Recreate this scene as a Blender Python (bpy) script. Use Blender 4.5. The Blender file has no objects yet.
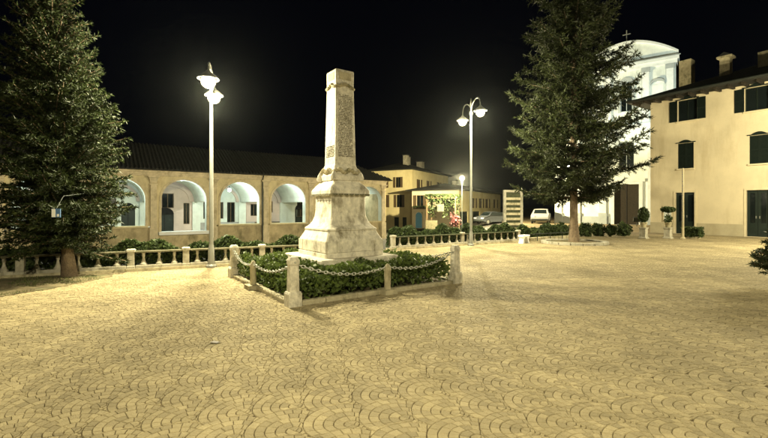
import bpy, math, random
import numpy as np
from mathutils import Vector, Matrix

# ------------------------------------------------------------------ camera, sky, exposure
scene = bpy.context.scene
COL = scene.collection
F, CX, HY, EYE = 415.0, 384.0, 208.0, 1.6          # photo focal length / centre / horizon in px, eye height in m

cam_d = bpy.data.cameras.new('camera'); cam = bpy.data.objects.new('camera', cam_d); COL.objects.link(cam)
cam.location = (0, 0, EYE); cam.rotation_euler = (math.radians(90), 0, 0)
cam_d.sensor_width = 36; cam_d.lens = 36 * F / 768
cam_d.shift_y = -(219 - HY) / 768
cam_d.clip_start = 0.05; cam_d.clip_end = 3000
scene.camera = cam

world = bpy.data.worlds.new('World'); scene.world = world; world.use_nodes = True
bg = world.node_tree.nodes['Background']
bg.inputs['Color'].default_value = (0.10, 0.16, 0.50, 1); bg.inputs['Strength'].default_value = 0.0035

scene.view_settings.view_transform = 'Standard'; scene.view_settings.look = 'None'
scene.view_settings.gamma = 1; scene.view_settings.exposure = 0
scene.view_settings.use_curve_mapping = False
scene.cycles.use_denoising = True
scene.cycles.sample_clamp_indirect = 6
scene.cycles.sample_clamp_direct = 0
scene.cycles.max_bounces = 4
scene.cycles.diffuse_bounces = 3
scene.cycles.volume_bounces = 0
scene.cycles.use_adaptive_sampling = True
scene.cycles.adaptive_threshold = 0.025

WARM = (1.0, 0.90, 0.58)
COOL = (0.86, 1.0, 0.93)

# ------------------------------------------------------------------ helpers
def gp(px, py, z=0.0):
    d = F * (EYE - z) / (py - HY)
    return Vector(((px - CX) / F * d, d, z))
def at(px, py, d):
    return Vector(((px - CX) / F * d, d, EYE + (HY - py) / F * d))

def tag(o, label=None, cat=None, group=None, kind=None):
    if label: o['label'] = label
    if cat: o['category'] = cat
    if group: o['group'] = group
    if kind: o['kind'] = kind
    return o
def thing(name, label, cat, loc=(0, 0, 0), rz=0.0, group=None, kind=None):
    o = bpy.data.objects.new(name, None); COL.objects.link(o)
    o.location = loc; o.rotation_euler = (0, 0, rz); o.empty_display_size = 0.2
    return tag(o, label, cat, group, kind)
def link(name, me, parent=None, loc=None, rz=None):
    o = bpy.data.objects.new(name, me); COL.objects.link(o)
    if parent: o.parent = parent
    if loc is not None: o.location = loc
    if rz is not None: o.rotation_euler = (0, 0, rz)
    return o
def copy_tree(o, parent=None):
    c = o.copy(); COL.objects.link(c); c.parent = parent
    for ch in [k for k in o.children]: copy_tree(ch, c)
    return c

class MB:
    def __init__(s): s.v = []; s.f = []
    def add(s, vs, fs):
        n = len(s.v); s.v += [tuple(p) for p in vs]; s.f += [tuple(i + n for i in f) for f in fs]; return s
    def box(s, x0, x1, y0, y1, z0, z1):
        return s.add([(x0,y0,z0),(x1,y0,z0),(x1,y1,z0),(x0,y1,z0),(x0,y0,z1),(x1,y0,z1),(x1,y1,z1),(x0,y1,z1)],
                     [(0,3,2,1),(4,5,6,7),(0,1,5,4),(1,2,6,5),(2,3,7,6),(3,0,4,7)])
    def rbox(s, x0, x1, y0, y1, z0, z1, b=0.02):
        # box with bevelled vertical and top edges
        pts = lambda i: [(x0+i,y0+b),(x0+b,y0+i),(x1-b,y0+i),(x1-i,y0+b),(x1-i,y1-b),(x1-b,y1-i),(x0+b,y1-i),(x0+i,y1-b)]
        lo = [(x, y, z0) for x, y in pts(0)]; mid = [(x, y, z1-b) for x, y in pts(0)]; hi = [(x, y, z1) for x, y in pts(b*.8)]
        fs = [tuple(range(7, -1, -1)), tuple(range(16, 24))]
        for k in range(8):
            j = (k+1) % 8
            fs += [(k, j, 8+j, 8+k), (8+k, 8+j, 16+j, 16+k)]
        return s.add(lo+mid+hi, fs)
    def prism(s, poly, z0, z1):
        n = len(poly)
        return s.add([(x,y,z0) for x,y in poly]+[(x,y,z1) for x,y in poly],
                     [tuple(range(n-1,-1,-1)), tuple(range(n,2*n))]+[(k,(k+1)%n,n+(k+1)%n,n+k) for k in range(n)])
    def loft(s, rings, cap=True):
        n = len(rings[0]); vs = [p for r in rings for p in r]; fs = []
        for i in range(len(rings)-1):
            for k in range(n):
                j = (k+1) % n; fs.append((i*n+k, i*n+j, (i+1)*n+j, (i+1)*n+k))
        if cap: fs += [tuple(range(n-1,-1,-1)), tuple(range((len(rings)-1)*n, len(rings)*n))]
        return s.add(vs, fs)
    def lathe(s, prof, seg=12, c=(0,0,0)):
        return s.loft([[(c[0]+r*math.cos(2*math.pi*k/seg), c[1]+r*math.sin(2*math.pi*k/seg), c[2]+z) for k in range(seg)] for r, z in prof])
    def sq(s, prof, ch=0.0, c=(0,0,0)):
        # square section loft: prof = (half side, z); ch chamfer of the corners
        rings = []
        for h, z in prof:
            k = min(ch, h*.4)
            p = [(-h+k,-h),(h-k,-h),(h,-h+k),(h,h-k),(h-k,h),(-h+k,h),(-h,h-k),(-h,-h+k)] if ch else [(-h,-h),(h,-h),(h,h),(-h,h)]
            rings.append([(c[0]+x, c[1]+y, c[2]+z) for x, y in p])
        return s.loft(rings)
    def tube(s, pts, rad, seg=8):
        pts = [Vector(p) for p in pts]; rings = []
        for i, p in enumerate(pts):
            t = (pts[min(i+1,len(pts)-1)] - pts[max(i-1,0)]).normalized()
            a = Vector((0,0,1)) if abs(t.z) < .9 else Vector((1,0,0))
            n = t.cross(a).normalized(); b = t.cross(n)
            r = rad[i] if isinstance(rad, (list, tuple)) else rad
            rings.append([p + (n*math.cos(2*math.pi*k/seg) - b*math.sin(2*math.pi*k/seg))*r for k in range(seg)])
        return s.loft(rings)
    def mesh(s, name, mat, smooth=False):
        me = bpy.data.meshes.new(name); me.from_pydata(s.v, [], s.f); me.materials.append(mat)
        if smooth:
            me.polygons.foreach_set('use_smooth', [True]*len(me.polygons))
            try: me.set_sharp_from_angle(angle=math.radians(40))
            except Exception: pass
        me.update(); return me
    def build(s, name, mat, parent=None, loc=None, rz=None, smooth=False):
        return link(name, s.mesh(name, mat, smooth), parent, loc, rz)

def np_mesh(name, verts, nper, mat, attr=None):
    # verts (N, nper, 3) -> N separate faces
    N = verts.shape[0]
    me = bpy.data.meshes.new(name)
    me.vertices.add(N*nper); me.vertices.foreach_set('co', verts.astype(np.float32).ravel())
    me.loops.add(N*nper); me.loops.foreach_set('vertex_index', np.arange(N*nper, dtype=np.int32))
    me.polygons.add(N); me.polygons.foreach_set('loop_start', np.arange(0, N*nper, nper, dtype=np.int32))
    me.polygons.foreach_set('loop_total', np.full(N, nper, dtype=np.int32))
    me.materials.append(mat)
    if attr is not None:
        a = me.attributes.new('rnd', 'FLOAT', 'FACE'); a.data.foreach_set('value', attr.astype(np.float32))
    me.polygons.foreach_set('use_smooth', np.zeros(N, bool))
    me.update(calc_edges=True); me.validate(); return me

# ------------------------------------------------------------------ materials
def mat(name, col, var=0.18, scale=3.0, rough=0.8, bump=0.25, bscale=30.0, stain=None, stain_scale=1.2, stain_amt=0.5, spec=0.3, rnd=0.0, metal=0.0, detail=6, streak=.45):
    m = bpy.data.materials.new(name); m.use_nodes = True
    nt = m.node_tree; N = nt.nodes; L = nt.links; b = N['Principled BSDF']
    b.inputs['Roughness'].default_value = rough; b.inputs['Metallic'].default_value = metal
    b.inputs['Specular IOR Level'].default_value = spec
    geo = N.new('ShaderNodeNewGeometry')
    n1 = N.new('ShaderNodeTexNoise'); n1.inputs['Scale'].default_value = scale; n1.inputs['Detail'].default_value = detail; n1.inputs['Roughness'].default_value = .65
    L.new(geo.outputs['Position'], n1.inputs['Vector'])
    ramp = N.new('ShaderNodeMapRange'); ramp.inputs[1].default_value = .3; ramp.inputs[2].default_value = .7
    ramp.inputs[3].default_value = 1 - var; ramp.inputs[4].default_value = 1 + var
    L.new(n1.outputs['Fac'], ramp.inputs[0])
    val = ramp.outputs[0]
    if rnd:
        at_ = N.new('ShaderNodeAttribute'); at_.attribute_name = 'rnd'
        oi = N.new('ShaderNodeObjectInfo')
        ad = N.new('ShaderNodeMath'); ad.operation = 'ADD'; L.new(at_.outputs['Fac'], ad.inputs[0]); L.new(oi.outputs['Random'], ad.inputs[1])
        fr = N.new('ShaderNodeMath'); fr.operation = 'FRACT'; L.new(ad.outputs[0], fr.inputs[0])
        mr = N.new('ShaderNodeMapRange'); mr.inputs[3].default_value = 1 - rnd; mr.inputs[4].default_value = 1 + rnd; L.new(fr.outputs[0], mr.inputs[0])
        mu = N.new('ShaderNodeMath'); mu.operation = 'MULTIPLY'; L.new(val, mu.inputs[0]); L.new(mr.outputs[0], mu.inputs[1]); val = mu.outputs[0]
    mix = N.new('ShaderNodeVectorMath'); mix.operation = 'SCALE'; mix.inputs[0].default_value = col; L.new(val, mix.inputs['Scale'])
    out = mix.outputs[0]
    if stain:
        n2 = N.new('ShaderNodeTexNoise'); n2.inputs['Scale'].default_value = stain_scale; n2.inputs['Detail'].default_value = 9; n2.inputs['Roughness'].default_value = .7
        mp = N.new('ShaderNodeMapping'); mp.inputs['Scale'].default_value = (1, 1, streak); L.new(geo.outputs['Position'], mp.inputs['Vector']); L.new(mp.outputs[0], n2.inputs['Vector'])
        r2 = N.new('ShaderNodeMapRange'); r2.inputs[1].default_value = .5; r2.inputs[2].default_value = .68; r2.inputs[4].default_value = stain_amt
        L.new(n2.outputs['Fac'], r2.inputs[0])
        mc = N.new('ShaderNodeMix'); mc.data_type = 'RGBA'; L.new(r2.outputs[0], mc.inputs['Factor']); L.new(out, mc.inputs['A']); mc.inputs['B'].default_value = (*stain, 1)
        out = mc.outputs['Result']
    L.new(out, b.inputs['Base Color'])
    if bump:
        n3 = N.new('ShaderNodeTexNoise'); n3.inputs['Scale'].default_value = bscale; n3.inputs['Detail'].default_value = 4; L.new(geo.outputs['Position'], n3.inputs['Vector'])
        bp = N.new('ShaderNodeBump'); bp.inputs['Strength'].default_value = bump; bp.inputs['Distance'].default_value = .02; L.new(n3.outputs['Fac'], bp.inputs['Height'])
        L.new(bp.outputs['Normal'], b.inputs['Normal'])
    return m
def leaf_mat(name, col, var=.45, trans=.3, scale=2.0):
    m = bpy.data.materials.new(name); m.use_nodes = True
    nt = m.node_tree; N = nt.nodes; L = nt.links; b = N['Principled BSDF']; out = N['Material Output']
    b.inputs['Roughness'].default_value = .55; b.inputs['Specular IOR Level'].default_value = .25
    geo = N.new('ShaderNodeNewGeometry'); n1 = N.new('ShaderNodeTexNoise'); n1.inputs['Scale'].default_value = scale; n1.inputs['Detail'].default_value = 3
    L.new(geo.outputs['Position'], n1.inputs['Vector'])
    a = N.new('ShaderNodeAttribute'); a.attribute_name = 'rnd'
    ad = N.new('ShaderNodeMath'); ad.operation = 'ADD'; L.new(n1.outputs['Fac'], ad.inputs[0]); L.new(a.outputs['Fac'], ad.inputs[1])
    mr = N.new('ShaderNodeMapRange'); mr.inputs[1].default_value = .3; mr.inputs[2].default_value = 1.6
    L.new(ad.outputs[0], mr.inputs[0])
    mc = N.new('ShaderNodeMix'); mc.data_type = 'RGBA'; L.new(mr.outputs[0], mc.inputs['Factor'])
    mc.inputs['A'].default_value = (col[0]*(1-var), col[1]*(1-var), col[2]*(1-var), 1)
    mc.inputs['B'].default_value = (col[0]*(1+var)*1.15, col[1]*(1+var), col[2]*(1+var)*.8, 1)
    L.new(mc.outputs['Result'], b.inputs['Base Color'])
    t = N.new('ShaderNodeBsdfTranslucent'); L.new(mc.outputs['Result'], t.inputs['Color'])
    ms = N.new('ShaderNodeMixShader'); ms.inputs[0].default_value = trans; L.new(b.outputs[0], ms.inputs[1]); L.new(t.outputs[0], ms.inputs[2]); L.new(ms.outputs[0], out.inputs['Surface'])
    return m
def emit(name, col, s):
    m = bpy.data.materials.new(name); m.use_nodes = True; N = m.node_tree.nodes; L = m.node_tree.links
    N.remove(N['Principled BSDF']); e = N.new('ShaderNodeEmission'); e.inputs['Color'].default_value = (*col, 1); e.inputs['Strength'].default_value = s
    L.new(e.outputs[0], N['Material Output'].inputs['Surface']); return m
def glass(name, col=(.006, .009, .009)):
    m = bpy.data.materials.new(name); m.use_nodes = True; b = m.node_tree.nodes['Principled BSDF']
    b.inputs['Base Color'].default_value = (*col, 1); b.inputs['Roughness'].default_value = .12; b.inputs['Specular IOR Level'].default_value = .45; return m

M = dict(
    paver=mat('paver', (.325, .270, .155), .28, .8, .85, .5, 70, stain=(.20, .165, .09), stain_scale=.75, stain_amt=.65, rnd=.19, detail=9, spec=.15),
    mortar=mat('mortar', (.115, .085, .04), .35, 1.6, .95, .5, 80, stain=(.32, .25, .14), stain_scale=.6, stain_amt=.75),
    asphalt=mat('asphalt', (.07, .065, .055), .25, 1.5, .85, .3, 90),
    soil=mat('soil', (.16, .13, .07), .5, 3, .95, .8, 25, stain=(.06, .085, .03), stain_scale=1.6, stain_amt=.9),
    marble=mat('marble', (.61, .565, .45), .26, 9, .8, .5, 45, stain=(.13, .105, .05), stain_scale=3.4, stain_amt=.9),
    marble_clean=mat('marble_clean', (.60, .555, .44), .30, 13, .8, .5, 60, stain=(.19, .165, .10), stain_scale=5.5, stain_amt=.75),
    moss_stone=mat('moss_stone', (.42, .37, .24), .25, 6, .85, .5, 40, stain=(.10, .10, .04), stain_scale=4, stain_amt=.85),
    rail_moss=mat('rail_moss', (.11, .10, .06), .3, 6, .9, .5, 40, stain=(.05, .055, .02), stain_scale=5, stain_amt=.85),
    rail_dark=mat('rail_dark', (.045, .05, .025), .4, 8, .95, .6, 40),
    concrete=mat('concrete', (.36, .335, .26), .25, 6, .85, .4, 50, stain=(.12, .11, .06), stain_scale=4.5, stain_amt=.85),
    bronze=mat('bronze', (.12, .11, .06), .4, 14, .7, .6, 60, metal=.1),
    inscription=mat('inscription', (.10, .08, .04), .3, 20, .8, 0),
    chain=mat('chain', (.42, .42, .36), .3, 25, .5, .2, 60, metal=.3),
    iron=mat('iron', (.03, .035, .03), .3, 10, .5, .2, 60, metal=.5),
    pole=mat('pole', (.22, .22, .19), .1, 6, .45, .1, 60, metal=.3),
    stucco_ochre=mat('stucco_ochre', (.62, .53, .32), .16, 1.3, .9, .25, 45, stain=(.24, .17, .08), stain_scale=.9, stain_amt=.6),
    stucco_low=mat('stucco_low', (.45, .37, .22), .3, 1.6, .95, .4, 30, stain=(.12, .11, .05), stain_scale=1.3, stain_amt=.8),
    pilaster=mat('pilaster', (.60, .51, .34), .2, 3, .9, .3, 40, stain=(.22, .17, .09), stain_scale=2, stain_amt=.6),
    plaster_in=mat('plaster_in', (.58, .62, .56), .12, 1.2, .9, .15, 40, stain=(.45, .40, .36), stain_scale=.8, stain_amt=.5),
    dado=mat('dado', (.30, .29, .27), .2, 2, .9, .2, 40),
    plaster_pink=mat('plaster_pink', (.52, .42, .36), .12, 1.2, .9, .15, 40),
    roof=mat('roof', (.022, .022, .018), .35, 3, .9, .4, 30),
    facade=mat('facade', (.57, .49, .325), .10, .9, .9, .15, 60, stain=(.38, .30, .17), stain_scale=.9, stain_amt=.6, detail=9, streak=.16),
    plinth=mat('plinth', (.40, .35, .23), .12, 1.5, .9, .2, 40, stain=(.28, .23, .13), stain_scale=1.2, stain_amt=.5),
    trim=mat('trim', (.58, .50, .33), .1, 4, .85, .1, 50),
    shutter=mat('shutter', (.007, .012, .009), .25, 8, .75, .1, 60, spec=.1),
    door=mat('door', (.008, .015, .011), .25, 8, .5, .1, 60),
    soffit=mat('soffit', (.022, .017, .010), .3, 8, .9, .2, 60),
    wood=mat('wood', (.09, .06, .03), .3, 8, .6, .2, 60),
    glass=glass('glass'), dark=mat('dark', (.012, .012, .012), .2, 5, .9, 0),
    church=mat('church', (.60, .64, .60), .12, 1.2, .9, .2, 50, stain=(.34, .38, .35), stain_scale=.8, stain_amt=.7, streak=.2, detail=9),
    church_trim=mat('church_trim', (.58, .61, .60), .1, 2, .9, .1, 50),
    church_grey=mat('church_grey', (.30, .33, .33), .1, 2, .9, .1, 50),
    house_yellow=mat('house_yellow', (.63, .54, .29), .1, .8, .9, .1, 40, stain=(.42, .32, .13), stain_scale=.5, stain_amt=.5),
    house_cream=mat('house_cream', (.60, .52, .36), .1, .8, .9, .1, 40, stain=(.42, .35, .2), stain_scale=.5, stain_amt=.4),
    bark=mat('bark', (.13, .095, .06), .4, 9, .95, 1.0, 30, stain=(.22, .17, .11), stain_scale=6, stain_amt=.6),
    needle=leaf_mat('needle', (.019, .031, .009), trans=.10, var=.55), needle2=leaf_mat('needle2', (.016, .024, .007), trans=.10, var=.7),
    leaf=leaf_mat('leaf', (.070, .110, .030), scale=5), hedge=leaf_mat('hedge', (.040, .065, .025), scale=5),
    grass=leaf_mat('grass', (.085, .11, .035), scale=4),
    blue=mat('blue', (.07, .15, .30), .05, 4, .5, 0), white=mat('white', (.75, .75, .72), .06, 4, .5, 0),
    red=mat('red', (.10, .03, .03), .2, 6, .6, 0), car_white=mat('car_white', (.22, .22, .21), .04, 2, .3, 0, spec=.6), car_dark=mat('car_dark', (.05, .055, .06), .1, 2, .25, 0, spec=.6),
    tyre=mat('tyre', (.015, .015, .015), .2, 9, .8, 0), lamp_glass=glass('lamp_glass', (.4, .4, .4)),
    tail=mat('tail', (.4, .02, .01), .1, 9, .3, 0),
)
LAMP = emit('lamp_glow', WARM, 6.0)
COOLE = emit('bulb_glow', COOL, 4)
SMALL = emit('street_glow', (1.0, .86, .5), 4)
SHOP = emit('shop_glow', (.30, .62, .52), .12)

def lamp_light(parent, loc, power, col, r=.05):
    d = bpy.data.lights.new('lamp_light', 'POINT'); d.energy = power; d.color = col; d.shadow_soft_size = r
    o = bpy.data.objects.new('lamp_light', d); COL.objects.link(o); o.parent = parent; o.location = loc
    return o
U_ANG = math.radians(35)
U = Vector((math.cos(U_ANG), math.sin(U_ANG), 0)); V = Vector((-math.sin(U_ANG), math.cos(U_ANG), 0))

# ------------------------------------------------------------------ ground, street, plaza
BA, BB = Vector((-8.56, 9.55, 0)), Vector((-1.66, 12.77, 0))       # left balustrade
CA, CB = Vector((.15, 15.8, 0)), Vector((10.2, 22.1, 0))           # right balustrade
BD = (BB - BA).normalized(); CD = (CB - CA).normalized()
PLAZA = [(-60, BA.y - (60 + BA.x) * BD.y / BD.x), (-60, -25), (60, -25), (60, 75), (16, 75), (13.5, 40), (CB.x + .6, CB.y + .75), (CA.x - .1, CA.y + .25), (BB.x + .3, BB.y + .35)]
def sstep(a, b, x):
    t = np.clip((x - a) / (b - a), 0, 1); return t * t * (3 - 2 * t)
def terrain(x, y):
    low = -1.1 - .75 * sstep(34, 64, y)
    return low + (-.06 - low) * sstep(4, 14, x - (y - 22) * .06)
g = np.concatenate([[-1500, -600, -200], np.arange(-80, 81, 2.5), [200, 600, 1500]])
gy = np.concatenate([[-1500, -400, -100, -40], np.arange(-20, 111, 2.5), [200, 600, 1500]])
XX, YY = np.meshgrid(g, gy); ZZ = terrain(XX, YY)
nx = len(g); vs = np.stack([XX.ravel(), YY.ravel(), ZZ.ravel()], 1)
fs = [(j*nx+i, j*nx+i+1, (j+1)*nx+i+1, (j+1)*nx+i) for j in range(len(gy)-1) for i in range(nx-1)]
mb = MB(); mb.v = [tuple(p) for p in vs]; mb.f = fs
tag(mb.build('ground', M['asphalt'], smooth=True), kind='structure')
mb = MB(); mb.prism(PLAZA, -1.6, -.0075)
plaza = tag(mb.build('plaza', M['mortar']), kind='structure')

# fan-pattern paving: one fan of stones as polygons, repeated
FR = .275
AX = Vector((-.84, .54, 0)).normalized()      # fans point this way
AXR = Vector((AX.y, -AX.x, 0))
def fan_template(rng):
    polys = []; lower = [(-FR, -FR), (FR, -FR), (0, -2*FR)]
    nr = 5; w = FR / nr
    for k in range(nr):
        ro, ri = FR - k*w, FR - (k+1)*w
        cy = -(k * w) * .35
        rm = (ro+ri)/2; th = [-math.pi/2 + rng.uniform(-.2, .2)]
        while True:
            up_ = .5+.5*math.sin(th[-1])
            st = (.042+.034*up_)*rng.uniform(.85, 1.15)/rm
            if th[-1]+st*1.5 > th[0]+2*math.pi: break
            th.append(th[-1]+min(st, 1.4))
        th.append(th[0]+2*math.pi)
        if k == nr-1: th = [th[0]+2*math.pi*i/4 for i in range(5)]
        for q in range(len(th)-1):
            a0, a1 = th[q], th[q+1]
            P = [(ro*math.cos(a), cy + ro*math.sin(a)) for a in (a0, (a0+a1)/2, a1)]
            if ri > 1e-4: P += [(ri*math.cos(a), cy + ri*math.sin(a) - w*.35) for a in (a1, (a0+a1)/2, a0)]
            else: P += [(0, cy - w*.35)]
            cx_, cy_ = np.mean([p[0] for p in P]), np.mean([p[1] for p in P])
            Q = []; ok = True
            for x, y in P:
                for lx, ly in lower:
                    d = math.hypot(x-lx, y-ly)
                    if d < FR: x, y = lx + (x-lx)/max(d,1e-6)*FR, ly + (y-ly)/max(d,1e-6)*FR
                r0 = math.hypot(x, y)
                Q.append((x, y))
            if any(math.hypot(cx_-lx, cy_-ly) < FR*.93 for lx, ly in lower): continue
            A = .5*sum(Q[i][0]*Q[(i+1)%len(Q)][1]-Q[(i+1)%len(Q)][0]*Q[i][1] for i in range(len(Q)))
            if A < (.0004 if k < nr-1 else .00008): continue
            while len(Q) < 6: Q.append(Q[-1])
            polys.append(Q[:6])
    return np.array(polys)          # (S, 6, 2)
rng = np.random.default_rng(7)
TPL = [fan_template(rng) for _ in range(6)]
BED_F = gp(291, 307); SU, SV = 3.8, 3.6          # flower bed: front corner and side lengths along U, V
BED_C = BED_F + U*SU/2 + V*SV/2
TREE_L = gp(67, 277); TREE_R = gp(574, 243)
PATCH = [gp(-60, 303), gp(0, 297), gp(50, 289), gp(90, 281), gp(112, 276.5), gp(112, 274), gp(60, 275.5), gp(-60, 281)]
PATCH = [(p.x, p.y) for p in PATCH]
def in_poly(x, y, poly):
    r = np.zeros(x.shape, bool); n = len(poly)
    for i in range(n):
        x0, y0 = poly[i]; x1, y1 = poly[(i+1) % n]
        c = ((y0 > y) != (y1 > y)) & (x < (x1-x0)*(y-y0)/(y1-y0+1e-12)+x0); r ^= c
    return r
def gen_stones():
    ii = np.arange(-75, 95); jj = np.arange(-125, 190)
    out = []
    for tI, T in enumerate(TPL):
        I, J = np.meshgrid(ii, jj); I = I.ravel(); J = J.ravel()
        sel = ((I*7 + J*13 + (I*J) % 5) % 6) == tI; I = I[sel]; J = J[sel]
        cxx = (I*2*FR + (J % 2)*FR); cyy = J*FR
        wx = cxx*AXR.x + cyy*AX.x; wy = cxx*AXR.y + cyy*AX.y
        k = (wy > .6) & (wy < 25) & (np.abs(wx) < wy*.97 + 1.6)
        cxx, cyy = cxx[k], cyy[k]
        P = T[None] + np.stack([cxx, cyy], 1)[:, None, None, :]
        out.append(P.reshape(-1, 6, 2))
    P = np.concatenate(out)
    # slow wander of the pattern, as laid by hand
    def warp(P):
        x, y = P[..., 0], P[..., 1]
        return np.stack([x + .05*np.sin(y*1.1+.7*x) + .03*np.sin(2.3*x+1), y + .05*np.sin(x*.9+.4*y) + .025*np.cos(2.7*y)], -1)
    P = warp(P)
    W = np.stack([P[..., 0]*AXR.x + P[..., 1]*AX.x, P[..., 0]*AXR.y + P[..., 1]*AX.y], -1)
    return W
ST = gen_stones()
cen = ST.mean(1)
q = np.stack([(cen[:, 0]-BED_F.x)*U.x+(cen[:, 1]-BED_F.y)*U.y, (cen[:, 0]-BED_F.x)*V.x+(cen[:, 1]-BED_F.y)*V.y], 1)
keep = ~((q[:, 0] > -.02) & (q[:, 0] < SU+.02) & (q[:, 1] > -.02) & (q[:, 1] < SV+.02))
keep &= ~in_poly(cen[:, 0], cen[:, 1], PATCH) & in_poly(cen[:, 0], cen[:, 1], [(x, y) for x, y in PLAZA])
keep &= np.hypot(cen[:, 0]-TREE_R.x, cen[:, 1]-TREE_R.y) > 1.45
ST = ST[keep]; cen = cen[keep]
def inset(P, g):
    c = P.mean(1, keepdims=True); d = P - c; r = np.linalg.norm(d, axis=-1, keepdims=True)
    return c + d*np.clip(1 - g/np.maximum(r, 1e-4), .3, 1)
dist = cen[:, 1]
vis = np.abs(cen[:, 0]) < dist*.915
order = np.argsort(np.where(vis & (dist > 2.95), dist, 1e9)); NEAR = set(order[:300].tolist())
def stone_geo(P6, z, jit):
    lo = inset(P6, .0035); hi = inset(P6, .0105)
    return lo, hi
lo, hi = inset(ST, .0024), inset(ST, .0054)
zt = rng.normal(0, .0009, len(ST))
tl = rng.normal(0, .010, (len(ST), 2))
def lift(h, idx):
    dz = zt[idx][:, None] + ((h - cen[idx][:, None, :])*tl[idx][:, None, :]).sum(-1)
    return np.concatenate([h, dz[..., None]], -1)
# the 300 nearest, one object each
for i in order[:300]:
    H = lift(hi[i:i+1], np.array([i]))[0]; Lw = lo[i]; c = cen[i]
    keepv = [k for k in range(6) if np.hypot(*(ST[i][k]-ST[i][(k+1) % 6])) > 1e-5]
    n = len(keepv)
    v = [(Lw[k][0]-c[0], Lw[k][1]-c[1], -.016) for k in keepv] + [(lo[i][k][0]-c[0], lo[i][k][1]-c[1], -.008) for k in keepv] + [(H[k][0]-c[0], H[k][1]-c[1], H[k][2]) for k in keepv]
    m_ = MB(); m_.v = v
    for k in range(n):
        j = (k+1) % n; m_.f += [(k, j, n+j, n+k), (n+k, n+j, 2*n+j, 2*n+k)]
    m_.f.append(tuple(range(2*n, 3*n)))
    m_.build('paving_stone', M['paver'], plaza, (float(c[0]), float(c[1]), 0))
rest = np.array([i for i in range(len(ST)) if i not in NEAR])
def stuff_mesh(name, idx, near):
    n = len(idx); r = rng.random(n)
    H = lift(hi[idx], idx)
    if near:
        Lo = np.concatenate([lo[idx], np.full((n, 6, 1), -.008)], -1)
        V_ = np.concatenate([H, Lo], 1).reshape(-1, 3)          # 12 verts per stone
        b = (np.arange(n)*12)[:, None]
        top = (b + np.arange(6)).astype(np.int32)
        sides = np.stack([np.concatenate([b+6+k, b+6+(k+1) % 6, b+(k+1) % 6, b+k], 1) for k in range(6)], 1).reshape(-1, 4)
        loops = np.concatenate([top.ravel(), sides.ravel()]).astype(np.int32)
        starts = np.concatenate([np.arange(n)*6, n*6 + np.arange(n*6)*4]).astype(np.int32)
        tot = np.concatenate([np.full(n, 6), np.full(n*6, 4)]).astype(np.int32)
        att = np.concatenate([r, np.repeat(r, 6)])
    else:
        V_ = H.reshape(-1, 3); loops = np.arange(n*6, dtype=np.int32); starts = (np.arange(n)*6).astype(np.int32); tot = np.full(n, 6, np.int32); att = r
    me = bpy.data.meshes.new(name); me.vertices.add(len(V_)); me.vertices.foreach_set('co', V_.astype(np.float32).ravel())
    me.loops.add(len(loops)); me.loops.foreach_set('vertex_index', loops)
    me.polygons.add(len(starts)); me.polygons.foreach_set('loop_start', starts); me.polygons.foreach_set('loop_total', tot)
    me.materials.append(M['paver'])
    a = me.attributes.new('rnd', 'FLOAT', 'FACE'); a.data.foreach_set('value', att.astype(np.float32))
    me.polygons.foreach_set('use_smooth', np.zeros(len(starts), bool))
    me.update(calc_edges=True)
    return tag(link(name, me, plaza), kind='stuff')
stuff_mesh('paving_stones', rest[dist[rest] < 9.5], True)
stuff_mesh('far_paving_stones', rest[dist[rest] >= 9.5], False)

# ------------------------------------------------------------------ foliage builders
def tris(base, dirs, length, width, rng):
    # slim triangles from base points along dirs
    n = len(base); d = dirs/np.linalg.norm(dirs, axis=1, keepdims=True)
    r = rng.normal(size=(n, 3)); s = np.cross(d, r); s /= np.linalg.norm(s, axis=1, keepdims=True)+1e-9
    L = np.asarray(length).reshape(-1, 1); w = np.asarray(width).reshape(-1, 1)
    return np.stack([base - s*w, base + s*w, base + d*L], 1)
def leaves(cen, size, rng):
    n = len(cen); a = rng.normal(size=(n, 3)); a /= np.linalg.norm(a, axis=1, keepdims=True)
    b = np.cross(a, rng.normal(size=(n, 3))); b /= np.linalg.norm(b, axis=1, keepdims=True)
    s = (size*rng.uniform(.45, 1.75, n))[:, None]
    return np.stack([cen - a*s, cen + b*s*.55, cen + a*s, cen - b*s*.55], 1)

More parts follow.
